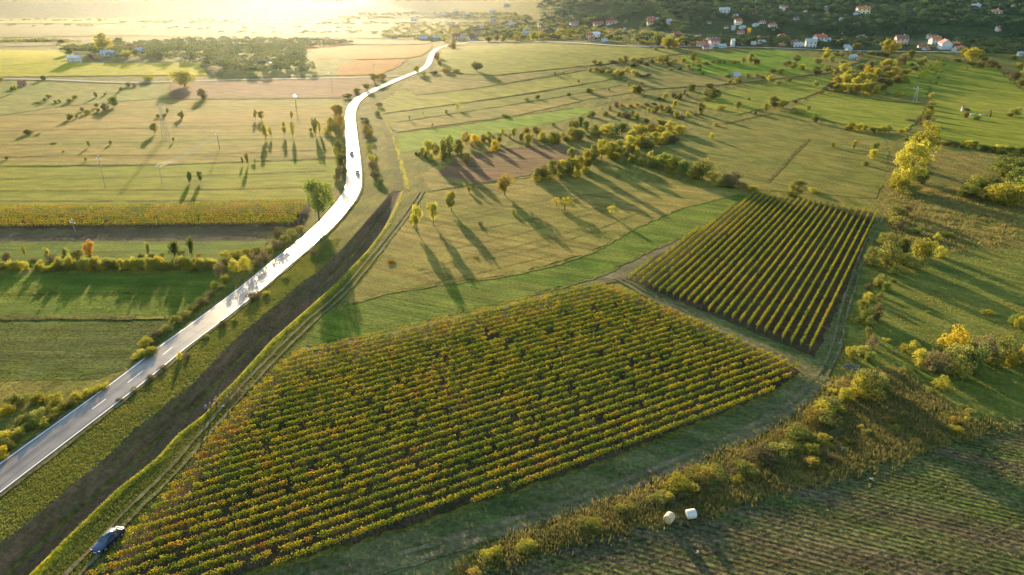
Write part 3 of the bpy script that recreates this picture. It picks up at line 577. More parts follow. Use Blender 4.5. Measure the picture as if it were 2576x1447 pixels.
zone('G', [(985,1120,250,210,'Y','shrub'),(840,1230,190,190,'b'),(1010,1270,240,230,'o'),(1120,1260,220,180,'d'),(740,1170,130,120,'y'),(900,1100,120,130,'o'),(1210,1150,190,160,'b'),(1370,1140,180,190,'y'),(1300,1190,110,100,'o'),(1415,1195,110,80,'y'),(1500,1160,130,90,'y'),(1560,1200,150,120,'o'),(1080,1120,150,140,'o'),(690,1100,90,90,'y')],
  'in the bushy island of the right meadow', 'bushes of the meadow island', 'shrub')
zone('G', [(1500,905,120,80,'y'),(1450,880,90,60,'g'),(490,1005,30,70,'Y'),(610,1080,60,50,'y'),(910,1365,90,130,'y'),(700,1230,70,60,'o'),(1240,800,40,110,'y'),(800,790,20,50,'y'),(820,1400,50,80,'o'),(620,1240,50,70,'o')],
  'scattered on the shaded right meadow', 'scattered meadow bushes', 'shrub')
zone('G', [(350,1410,190,200,'o'),(270,1440,180,150,'y'),(430,1370,130,120,'o'),(170,1450,100,100,'y'),(80,1400,50,80,'Y'),(480,1400,80,90,'d')],
  'in the clump at the large vineyard corner', 'bushes at the vineyard corner', 'shrub')
# weedy bank between track and ploughed field
wb = []
bank = [(2095,1020),(2060,1060),(2010,1090),(1960,1130),(1900,1160),(1860,1180),(1800,1195),(1760,1210),(1700,1235),(1640,1262),(1560,1290),(1480,1320),(1400,1345),(1320,1375),(1240,1405),(1170,1440)]
for i, p in enumerate(bank):
    for k in range(2):
        s = 1.0 if i < 9 else .62
        wb.append((p[0]+random.uniform(-16, 22), p[1]+random.uniform(-8, 16), random.uniform(16, 32)*s, random.uniform(50, 80)*s, random.choice('yyoyYorb')))
zone('D', wb, 'on the weedy bank below the dirt track', 'bushes on the weedy bank', 'shrub')
wl = []
for i in range(70):
    t = random.random(); x = 1560+t*900; y0 = 1290-t*205; y1 = y0-(8+t*120 if x < 2120 else 95)
    wl.append((x, random.uniform(y1, y0), random.uniform(8, 20), random.uniform(18, 42), random.choice('yyobr')))
zone('D', wl, 'in the weedy corner above the ploughed field', 'low bushes of the weedy corner', 'shrub')
# belts in the middle
zone('A', [(460,680,190,130,'y'),(560,700,220,150,'y'),(660,720,260,160,'y'),(750,690,240,150,'g'),(850,640,200,150,'r'),(960,520,140,120,'r'),(1080,500,120,130,'Y'),(1200,470,100,110,'r'),(1260,480,90,100,'y'),(1400,500,160,100,'r'),(1350,590,130,100,'Y'),(1600,430,130,80,'y'),(1700,480,140,90,'y'),(1780,420,140,110,'r'),(1900,400,120,120,'r'),(1980,470,140,100,'y'),(1800,520,130,110,'y'),(1450,360,70,50,'y'),
  (970,740,130,110,'r'),(900,620,120,100,'y'),(380,640,110,90,'o'),(330,660,60,60,'g'),(290,640,40,60,'d'),(1260,340+40,60,60,'y'),(700,640,140,110,'g')],
  'in the first golden belt right of the road', 'trees of the first golden belt', fill=1)
zone('A', [(2100,490,110,120,'y'),(2180,480,100,120,'Y'),(2290,470,90,90,'o'),(2380,430,130,140,'y'),(2480,440,150,150,'y'),(2420,330,120,110,'o'),(2500,260,120,110,'d'),(2560,330,110,90,'g'),(2250,440,80,70,'r'),(2130,270,55,50,'d'),(1500,150,45,80,'d','shrub')],
  'along the hedge above the shaded field', 'trees of the upper hedge', fill=1)
zone('2', [(1790,1060,80,110,'y'),(1900,1030,90,100,'o'),(2000,1010,80,100,'y'),(2110,1020,90,120,'g'),(2180,1060,70,90,'y'),(2240,1010,90,110,'y'),(2320,1000,70,90,'r'),(2400,1000,60,90,'y'),(2480,980,60,90,'y'),(1730,970,60,50,'o'),(1600,1070,70,90,'y'),(1890,880,40,50,'d'),(2440,1060,50,80,'o'),(2540,1020,70,80,'y')],
  'at the far end of the upper hedge', 'trees of the upper hedge, far end', fill=1)
zone('A', [(1900,1000,150,120,'y'),(1980,980,170,150,'y'),(2130,960,230,170,'o'),(2230,940,220,170,'y'),(2330,930,230,180,'o'),(2440,930,230,170,'y'),(2380,740,160,130,'y'),(2560,880,260,170,'y'),(2010,840,60,60,'g')],
  'in the left part of the tall central hedge', 'trees of the tall central hedge', fill=2)
zone('2', [(1900,1230,130,110,'o'),(1960,1200,120,110,'y'),(2030,1190,110,110,'y'),(2100,1160,110,110,'o'),(2160,1140,100,100,'y'),(2230,1110,90,100,'y'),(2300,1110,100,110,'o'),(2370,1090,80,100,'y'),(2440,1070,80,90,'y'),(2510,1080,60,80,'b'),(2225,1215,100,60,'y','tall'),(2150,1180,40,40,'y'),(2270,1240,40,60,'y')],
  'in the right part of the tall central hedge', 'trees of the tall central hedge, right part', fill=2)
zone('D', [(1645,418,26,38,'y'),(1668,424,30,40,'g'),(1692,434,32,40,'y'),(1716,442,30,38,'g'),(1766,452,44,62,'o'),(1750,448,26,40,'y'),(1842,470,34,48,'b'),(1820,468,22,34,'y'),(1893,480,14,26,'Y'),(2002,496,36,42,'o'),(2045,485,14,24,'Y'),(1633,414,30,20,'y')],
  'in the hedge down to the small vineyard', 'bushes of the vineyard hedge', fill=1)
zone('D', [(1270,492,46,40,'r')], 'round and dense in the middle of the brown pasture', 'lone pasture trees')
zone('D', [(1048,582,52,30,'y','tall'),(1091,566,54,34,'y','tall'),(1136,532,44,36,'y','tall'),(1180,485,18,16,'y')], 'with a long shadow beside the ditch', 'trees with long shadows by the ditch', 'tall')
zone('D', [(1293,540,18,12,'g','shrub'),(1540,546,28,20,'y','airy'),(1420,528,26,46,'y','airy'),(1400,520,20,24,'r','airy'),(1208,567,10,12,'b','shrub'),(984,659,7,24,'R','shrub'),(1195,648,6,14,'r','shrub'),(1036,560,14,14,'y','shrub')],
  'in the wide pasture by the ditch', 'small growth in the wide pasture')
zone('2', [(1020,540,70,100,'d'),(1185,620,20,35,'y'),(1610,570,30,30,'o'),(1670,560,22,20,'o'),(1785,620,22,20,'r'),(1855,700,40,45,'r'),(1890,700,35,35,'y'),(2015,680,15,15,'b'),(1712,728,32,36,'d'),(1480,745,32,45,'o'),(1400,760,25,50,'y'),(875,830,60,60,'y','airy'),(790,855,30,30,'y'),(515,910,35,20,'y'),(685,960,30,20,'r'),(615,870,25,15,'y'),(1230,880,20,40,'b','shrub'),(2165,640,25,25,'y'),(2260,640,20,30,'b'),(2205,700,50,60,'y'),(2250,700,50,50,'o')],
  'in the narrow strip fields right of the bend', 'trees of the narrow strip fields')
zone('2', [(720,470,60,40,'r'),(745,510,60,40,'b'),(570,560,50,50,'y'),(620,570,30,50,'y'),(700,560,30,60,'r'),(790,550,30,70,'r'),(870,545,20,60,'r'),(250,620,60,90,'y'),(310,600,50,70,'r'),(190,680,50,60,'r'),(120,700,40,60,'y'),(50,740,40,70,'r'),(840,370,50,60,'r'),(720,440,50,40,'r')],
  'beside the road between its two far bends', 'roadside trees at the far bends')
zone('D', [(920,310,14,22,'b'),(918,330,18,22,'r'),(926,352,22,24,'b'),(930,380,20,22,'r'),(934,405,20,20,'y'),(938,425,22,24,'b'),(945,450,20,22,'b'),(958,462,16,16,'o'),(932,340,14,16,'y'),(955,270,14,18,'b'),(948,290,12,16,'b')],
  'between the road bend and the ditch', 'bushes right of the road bend', 'shrub')
# left side
zone('E', [(660,205,60,70,'d'),(250,385,110,60,'y','tall'),(190,350,50,90,'y'),(1060,545,75,100,'o'),(1130,490,60,90,'y'),(1450,470,80,60,'o'),(1590,440,55,50,'o'),(1830,370,60,60,'o'),(1725,610,190,160,'g'),(1940,300,60,80,'o'),(2030,300,60,90,'o'),(2250,225,80,130,'Y'),(740,480,60,70,'o'),(690,545,70,50,'o'),(840,550,50,50,'d'),(560,560,30,100,'o'),(900,545,60,60,'y'),(20,220,60,60,'y')],
  'beside the side road left of the haze', 'trees by the side road')
zone('E', [(1245,675,55,65,'d'),(1330,715,60,100,'y'),(1065,805,90,110,'o'),(1165,780,60,50,'o'),(1590,660,90,110,'d'),(1460,620,60,60,'o'),(1490,680,50,60,'o'),(425,1025,85,130,'d'),(580,1030,40,90,'y'),(2400,765,50,70,'o'),(2480,765,50,70,'o'),(2535,690,60,50,'o'),(2335,1015,150,115,'o'),(1350,1215,85,55,'o'),(1672,1175,65,45,'o'),(105,1405,55,50,'b'),(1295,1430,60,45,'o'),(960,1290,25,40,'b'),(810,1165,20,90,'b','shrub')],
  'in the dry pasture on the far left', 'trees of the far left pasture')
zone('F', [(175,240,170,270,'y'),(400,390,110,130,'o')], 'by the side road in the hazy middle', 'trees in the hazy middle')
zone('F', [(135,625,90,70,'o'),(35,910,60,30,'o'),(1025,640,100,50,'y'),(1100,645,100,80,'y'),(1460,640,100,40,'y'),(1150,880,160,90,'y'),(1215,860,120,45,'y'),(1370,840,150,70,'y'),(1475,870,160,60,'y'),(1745,840,220,85,'o'),(1800,820,150,50,'y'),(1690,790,50,50,'y'),(240,1400,130,85,'d'),(365,1395,110,75,'d'),(870,1180,70,35,'r'),(935,1190,120,60,'r'),(1020,1170,50,30,'r'),(1110,1160,40,40,'r'),(1000,1200,25,40,'b')],
  'in the dry pasture left of the road', 'trees of the pasture left of the road')
zone('F', [(1985,560,90,90,'r'),(2040,600,110,90,'r'),(1930,810,170,120,'y'),(2030,780,160,120,'r'),(1990,830,110,100,'r'),(2040,1080,190,110,'o'),(2000,1100,120,90,'y'),(2060,1200,130,90,'o'),(2040,1370,180,110,'b'),(2080,1300,110,80,'o'),(2010,700,90,70,'r')],
  'crowding the left side of the road bend', 'trees left of the road bend', fill=1)
zone('D', [(803,552,84,72,'g','round')], 'large and leafy, leaning over the road', 'roadside tree')
zone('H', [(90,310,100,120,'b'),(310,270,115,60,'y','tall'),(580,275,100,70,'y'),(790,245,90,100,'o'),(930,270,80,140,'o'),(1095,255,150,130,'R'),(1800,250,120,80,'o'),(2110,260,200,155,'d'),(2320,270,190,110,'d'),(2200,250,70,90,'d'),(620,310,60,140,'b','shrub'),(400,330,50,100,'b','shrub'),(1700,260,40,80,'b','shrub'),(1840,270,40,90,'b','shrub'),(1960,270,60,80,'d','shrub'),(2400,280,60,70,'r','shrub')],
  'behind the long hedge on the left', 'trees behind the long left hedge')
lh = []
for x in range(-30, 340, 55): lh.append((x, 415+x*.03, random.uniform(95, 130), random.uniform(80, 110), random.choice('yyo')))
for x in range(460, 2600, 44): lh.append((x, (430 if x < 700 else 415)+random.uniform(-14, 10), random.uniform(65, 180)*(.7 if x < 660 else 1), random.uniform(75, 135), random.choice('yyygoY')))
zone('H', lh, 'in the long hedge on the left', 'shrubs of the long left hedge', 'shrub', fill=1)
zone('4', [(1700,490,50,80,'Y'),(1780,480,50,90,'y'),(1860,470,50,90,'Y'),(1940,460,50,90,'y'),(2030,450,40,80,'y'),(1790,600,110,100,'y'),(1860,590,120,110,'y'),(1720,560,90,90,'o'),(1650,620,90,80,'b'),(1940,560,100,100,'b'),(2000,520,90,90,'b'),(2090,430,90,100,'b'),(2150,390,80,90,'o'),(2100,330,60,80,'b'),(2200,330,60,80,'r'),(1700,680,60,90,'y'),(1640,720,60,90,'y'),(2260,290,40,60,'r'),(1590,570,70,90,'y'),(1540,590,70,90,'o')],
  'where the left hedge meets the road', 'shrubs where the hedge meets the road', 'shrub')
rs = [(1680,740),(1620,790),(1550,850),(1490,890),(1420,940),(1350,990),(1280,1040),(1210,1090),(1130,1150)]
zone('4', [(x-25, y, random.uniform(40, 65), random.uniform(70, 110), random.choice('yobo')) for x, y in rs]+[(1110,1240,60,110,'g'),(1060,1250,50,90,'Y'),(1150,1215,50,80,'y')],
  'left of the long road straight', 'shrubs left of the road straight', 'shrub')
ls = [(760,30),(680,70),(600,100),(520,150),(430,200),(390,260),(300,250),(330,300),(230,320),(180,270),(150,370),(100,420),(60,480),(10,540),(250,130),(330,120),(160,120),(420,130),(100,130),(50,200),(20,400),(-40,460)]
zone('7', [(x, y+20, random.uniform(45, 75), random.uniform(90, 140), random.choice('yYyog')) for x, y in ls],
  'on the lower left road bank', 'shrubs of the lower left bank', 'shrub')
zone('D', [(455,905,22,14,'y'),(470,898,12,20,'b'),(560,820,12,24,'b'),(640,752,16,36,'b'),(670,742,12,22,'y'),(590,808,10,20,'r'),(410,930,10,24,'b'),(380,955,12,24,'b'),(340,985,10,20,'o'),(720,700,10,20,'o'),(300,1010,9,18,'b'),(520,850,10,18,'y'),(790,640,14,26,'b')],
  'on the grassy strip beside the ditch', 'shrubs between road and ditch', 'shrub')
# ------------------------------------------------------------------ vineyards
def vine_leafmat():
    m = bpy.data.materials.new('vine_leaves'); m.use_nodes = True; nt = m.node_tree; N, L = nt.nodes, nt.links; N.clear()
    out = N.new('ShaderNodeOutputMaterial'); d = N.new('ShaderNodeBsdfDiffuse'); t = N.new('ShaderNodeBsdfTranslucent'); mx = N.new('ShaderNodeMixShader')
    at_ = N.new('ShaderNodeAttribute'); at_.attribute_name = 'vine_tint'; g = N.new('ShaderNodeNewGeometry')
    n = N.new('ShaderNodeTexNoise'); n.inputs['Scale'].default_value = .09; n.inputs['Detail'].default_value = 3; L.new(g.outputs['Position'], n.inputs['Vector'])
    s = N.new('ShaderNodeMath'); s.operation = 'MULTIPLY_ADD'; L.new(n.outputs['Fac'], s.inputs[0]); s.inputs[1].default_value = .8
    s2 = N.new('ShaderNodeMath'); s2.operation = 'MULTIPLY_ADD'; L.new(at_.outputs['Fac'], s2.inputs[0]); s2.inputs[1].default_value = .75; s2.inputs[2].default_value = -.28; L.new(s2.outputs[0], s.inputs[2])
    cr = N.new('ShaderNodeValToRGB'); L.new(s.outputs[0], cr.inputs[0]); e = cr.color_ramp.elements
    e[0].position = 0; e[0].color = (.10, .15, .018, 1); e[1].position = 1; e[1].color = (.42, .06, .025, 1)
    for p, c in [(.35, (.21, .22, .02)), (.55, (.33, .27, .022)), (.75, (.33, .205, .025)), (.9, (.36, .16, .025))]:
        q = e.new(p); q.color = (*c, 1)
    r = N.new('ShaderNodeMapRange'); r.inputs[3].default_value = .7; r.inputs[4].default_value = 1.3; L.new(g.outputs['Random Per Island'], r.inputs[0])
    h = N.new('ShaderNodeHueSaturation'); L.new(cr.outputs[0], h.inputs['Color']); L.new(r.outputs[0], h.inputs['Value'])
    L.new(h.outputs[0], d.inputs[0]); L.new(h.outputs[0], t.inputs[0]); mx.inputs[0].default_value = .32
    L.new(d.outputs[0], mx.inputs[1]); L.new(t.outputs[0], mx.inputs[2]); L.new(mx.outputs[0], out.inputs[0]); return m
VINE = vine_leafmat(); POST = simple('grey_post_wood', (.12, .10, .08), 1, spec=.1)
def vine_row(a, b, label, cat, group, per=56, hgt=1.75, wid=.34, gap=1.05, tint=.5, endtint=0, rough=.4, leaf=.2, spread=.33, warm=False, p0x_off=8):
    a, b = np.array(a), np.array(b); Lr = np.linalg.norm(b-a); u = (b-a)/Lr; nrm = np.array([-u[1], u[0]])
    nv = max(2, int(Lr/gap)); C = []; T = []; S = []
    for i in range(nv):
        if rng.random() < .04*rough/.4: continue
        s = (i+.5)*gap + rng.normal()*.08; vig = rng.uniform(1-rough, 1+rough*.35); n = max(6, int(per*gap*vig)); t = np.clip(tint + rng.normal()*.16, 0, 1)
        t = np.clip(t + .09*np.clip((-p0x_off - (a[0]+u[0]*s))/40, -.5, 1), 0, 1) if warm else t
        e = min(s, Lr-s)
        if endtint and e < 3.5: t = min(1, t+endtint*rng.uniform(.4, 1))
        top = hgt*(.78+.3*vig*rng.uniform(.8, 1))
        zz = .68 + (top-.68)*rng.beta(1.6, 1.0, n)
        al = s + rng.normal(size=n)*gap*spread; ac = rng.normal(size=n)*wid*(.55+.5*np.sin(np.clip((zz-.5)/(top-.5), 0, 1)*2.6))
        k = rng.random(n) < .10; zz[k] += rng.uniform(.1, .42, k.sum())
        p = a[None] + al[:, None]*u + ac[:, None]*nrm; C.append(np.column_stack([p, zz])); T.append(np.full(n, t)+rng.normal(size=n)*.06)
    C = np.concatenate(C); T = np.clip(np.concatenate(T), 0, 1)
    C[:, 2] += hfun(C[:, 0], C[:, 1])
    v, f = leaf_quads(C, leaf*rng.uniform(.7, 1.4, len(C)), asp=.9)
    o0 = np.array([a[0], a[1], hz(*a)])
    root = empty('vine_row', tuple(o0)); tag(root, label, cat, group)
    me = np_mesh('vine_foliage', v-o0, 4, f); at_ = me.attributes.new('vine_tint', 'FLOAT', 'POINT'); at_.data.foreach_set('value', np.repeat(T, 4).astype(np.float32))
    mobj('foliage', me, VINE, root)
    mb = MB()
    for i in range(nv):
        p = a + u*((i+.5)*gap); z = hz(*p); q = (p[0]-o0[0], p[1]-o0[1], z-o0[2]); mb.tube(q, (q[0]+random.uniform(-.08, .08), q[1], q[2]+.8), .035, .022, 4)
    o = mb.build('trunk', BARK, root); o['kind'] = 'stuff'
    for e_ in (a, b):
        q = (e_[0]-o0[0], e_[1]-o0[1], hz(*e_)-o0[2]); MB().tube(q, (q[0], q[1], q[2]+1.75), .05, .045, 6).build('post', POST, root)
def clip_line(poly, p, u):
    ts = []
    for i in range(len(poly)):
        a, b = np.array(poly[i]), np.array(poly[(i+1) % len(poly)]); d = b-a; den = u[0]*d[1]-u[1]*d[0]
        if abs(den) < 1e-9: continue
        t = ((a-p)[0]*d[1]-(a-p)[1]*d[0])/den; s = ((a-p)[0]*u[1]-(a-p)[1]*u[0])/den
        if 0 <= s < 1: ts.append(t)
    ts.sort(); return ts
def vineyard(poly_px, az, sp, where, group, cat='vine row', minlen=4, order='near', **kw):
    P = world_poly(poly_px); u = np.array([math.sin(R(az)), math.cos(R(az))]); n = np.array([-u[1], u[0]])
    if order == 'right': n = -n if n[0] > 0 else n
    q = [np.dot(np.array(p), n) for p in P]; s0, s1 = min(q)+sp*.5, max(q); k = 0; out = []
    cen = np.mean(P, 0); rows = []
    s = s0
    while s < s1:
        base = n*s + u*np.dot(cen, u); ts = clip_line(P, base, u)
        if len(ts) >= 2 and ts[-1]-ts[0] > minlen: rows.append((base+u*(ts[0]+rng.uniform(0, .8)), base+u*(ts[-1]-rng.uniform(0, .8))))
        s += sp
    for k, (a, b) in enumerate(rows):
        vine_row(a, b, f'{ordinal(k)} {where}', cat, group, **kw)
    return rows
V1 = [(742,893),(1240,790),(1500,719),(1580,740),(1700,790),(1850,858),(2018,930),(1950,990),(1500,1170),(1060,1320),(800,1396),(620,1460),(560,1480),(200,1480),(230,1440),(310,1370),(370,1300),(440,1230),(520,1120),(600,1030),(680,942)]
r1 = vineyard(V1, 60.5, 1.92, 'large vineyard row, counting up from the dirt track', 'vine rows of the large vineyard', per=100, endtint=.2, tint=.38, warm=True, rough=.5, wid=.135, hgt=1.62, spread=.32, gap=1.1)
V2 = [(1570,706),(1893,489),(2210,538),(2046,895)]
r2 = vineyard(V2, 32.3, 1.98, 'small vineyard row, counting from its right edge', 'vine rows of the small vineyard', order='right', per=90, tint=.35, rough=.3, wid=.13, hgt=1.7, leaf=.18)
V3 = [(-60,529),(778,514),(752,570),(-60,577)]
r3 = vineyard(V3, 88.0, 2.6, 'row of the golden left vineyard, counting up from its lower edge', 'vine rows of the left vineyard', per=40, tint=.52, rough=.3, wid=.25, leaf=.28, gap=1.4)
V4 = [(2228,200),(2238,203),(2372,158),(2360,152)]
r4 = vineyard([(2302,198),(2318,203),(2374,152),(2362,150)], 33, 3.0, 'vine row of the short plot below the village', 'vine rows of the short plot', per=20, tint=.2, wid=.5, leaf=.4, gap=2, minlen=20)
print('rows', len(r1), len(r2), len(r3), len(r4))
# ------------------------------------------------------------------ village houses
WALLS = {'white': simple('white_render', (.48, .47, .45), .9, var=.06), 'cream': simple('cream_render', (.62, .55, .42), .9, var=.06), 'grey': simple('grey_render', (.38, .38, .39), .9, var=.1),
         'pink': simple('pink_render', (.55, .36, .30), .9, var=.08), 'stone': simple('raw_brick', (.34, .22, .17), .9, var=.2)}
def roof_mat(name, c):
    m, nt, N, L, B = nmat(name); tc = N.new('ShaderNodeTexCoord'); wv = N.new('ShaderNodeTexWave'); wv.inputs['Scale'].default_value = 1.1; wv.inputs['Distortion'].default_value = .5; wv.bands_direction = 'Z'
    L.new(tc.outputs['Object'], wv.inputs['Vector']); n = N.new('ShaderNodeTexNoise'); n.inputs['Scale'].default_value = .8; L.new(tc.outputs['Object'], n.inputs['Vector'])
    c_ = mixc(N, L, ramp(N, L, n.outputs['Fac'], .35, .65), tuple(x*.75 for x in c), c); L.new(mixc(N, L, .25, c_, wv.outputs['Color'], 'MULTIPLY'), B.inputs['Base Color']); B.inputs['Roughness'].default_value = .85
    return m
ROOFS = {'red': roof_mat('red_tiles', (.46, .12, .06)), 'orange': roof_mat('orange_tiles', (.55, .19, .08)), 'brown': roof_mat('old_brown_tiles', (.28, .12, .09)), 'grey': roof_mat('grey_sheet_roof', (.42, .43, .45)), 'white': roof_mat('white_flat_roof', (.7, .7, .7))}
GLASS = simple('dark_glass', (.03, .035, .045), .15, spec=.8); FRAME = simple('window_frame', (.6, .6, .58), .6); DOOR = simple('brown_door', (.16, .09, .05), .6)
HM = {}
def house_proto(fl, hip, asp):
    key = (fl, hip, asp)
    if key in HM: return HM[key]
    Wd, Dp, st = 10.0, 10.0*asp, 2.9; hh = st*fl; ov = .55; rh = 2.3 if hip else 2.7
    w_ = MB(); x, y = Wd/2, Dp/2
    P = [(-x,-y,-3),(x,-y,-3),(x,y,-3),(-x,y,-3),(-x,-y,hh),(x,-y,hh),(x,y,hh),(-x,y,hh)]
    if hip: w_.poly(P, [(0,1,5,4),(1,2,6,5),(2,3,7,6),(3,0,4,7),(4,5,6,7)])
    else: w_.poly(P+[(-x,0,hh+rh),(x,0,hh+rh)], [(0,1,5,4),(2,3,7,6),(1,2,6,9,5),(3,0,4,8,7)])
    r_ = MB(); X, Y = x+ov, y+ov; z0 = hh-.12; t = .22
    if hip:
        k = x-y*.75 if x > y else .3
        top = [(-X,-Y,z0+.1),(X,-Y,z0+.1),(X,Y,z0+.1),(-X,Y,z0+.1),(-k,0,z0+rh),(k,0,z0+rh)]; bot = [(p[0],p[1],z0-t+.1) for p in top[:4]]
        r_.poly(top+bot, [(0,1,5,4),(2,3,4,5),(1,2,5),(3,0,4),(0,6,7,1),(1,7,8,2),(2,8,9,3),(3,9,6,0),(6,9,8,7)])
    else:
        s = rh/y; zl = hh-ov*s
        top = [(-X,-Y,zl+t),(X,-Y,zl+t),(X,0,hh+rh+t),(-X,0,hh+rh+t),(X,Y,zl+t),(-X,Y,zl+t)]; bot = [(p[0],p[1],p[2]-t+.03) for p in top]
        r_.poly(top+bot, [(0,1,2,3),(3,2,4,5),(7,6,9,8),(8,9,11,10),(0,6,7,1),(5,4,10,11),(1,7,8,2),(2,8,10,4),(3,9,6,0),(5,11,9,3)])
    ch = MB().box(x*.35, x*.35+.7, -.2, .6, hh+.5, hh+rh+.9)
    wins = []
    for f in range(fl):
        for xx in ([-.3, .3] if asp > .8 else [-.36, 0, .36]):
            if f == 0 and abs(xx-.3) < .01: continue
            cx = xx*Wd; wins.append(MB().box(cx-.6, cx+.6, -y-.05, -y+.1, f*st+.95, f*st+2.25))
    dr = MB().box(.25*Wd, .25*Wd+1.1, -y-.06, -y+.1, 0, 2.15)
    bal = MB().box(-x*.6, x*.6, -y-1.2, -y-.003, st-.12, st+.05).box(-x*.6, x*.6, -y-1.2, -y-1.1, st+.05, st+.95) if fl > 1 else None
    HM[key] = dict(wall=w_.mesh('wall'), roof=r_.mesh('roof'), chimney=ch.mesh('chimney'), door=dr.mesh('door'), win=[q.mesh('window') for q in wins], bal=bal.mesh('balcony') if bal else None)
    return HM[key]
def omesh(name, me, mat, parent):
    if not me.materials: me.materials.append(mat)
    o = bpy.data.objects.new(name, me); COL.objects.link(o); o.parent = parent
    o.material_slots[0].link = 'OBJECT'; o.material_slots[0].material = mat; return o
HN = []
def house(z, x, y, wpx, wall, roof, label, fl=2, hip=False, asp=.8, rz=None, group=None, cat='house', name='house', zscale=1.0):
    """x, y: foot of the wall nearest the camera, wpx: width in traced pixels of that zoom"""
    X, Y, d = atz(z, x, y); wm = wpx*ZM[z][0]*d/F; s = wm/11.1
    zs = min(max(s, .8), 1.25)*zscale
    rz = R(random.uniform(-25, 25)) if rz is None else R(rz)
    pr = house_proto(fl, hip, asp); root = empty(name, (X, Y+5*s*asp, hz(X, Y+5*s*asp)-.2), rz); root.scale = (s, s, zs); tag(root, label, cat, group or 'houses of the village')
    omesh('wall', pr['wall'], WALLS[wall], root); omesh('roof', pr['roof'], ROOFS[roof], root)
    if roof not in ('white',): omesh('chimney', pr['chimney'], WALLS['grey'], root)
    omesh('door', pr['door'], DOOR, root)
    for q in pr['win']: omesh('window', q, GLASS, root)
    if pr['bal']: omesh('balcony', pr['bal'], WALLS[wall], root)
    HN.append((X, Y+5*s*asp, 5.5*s)); return root
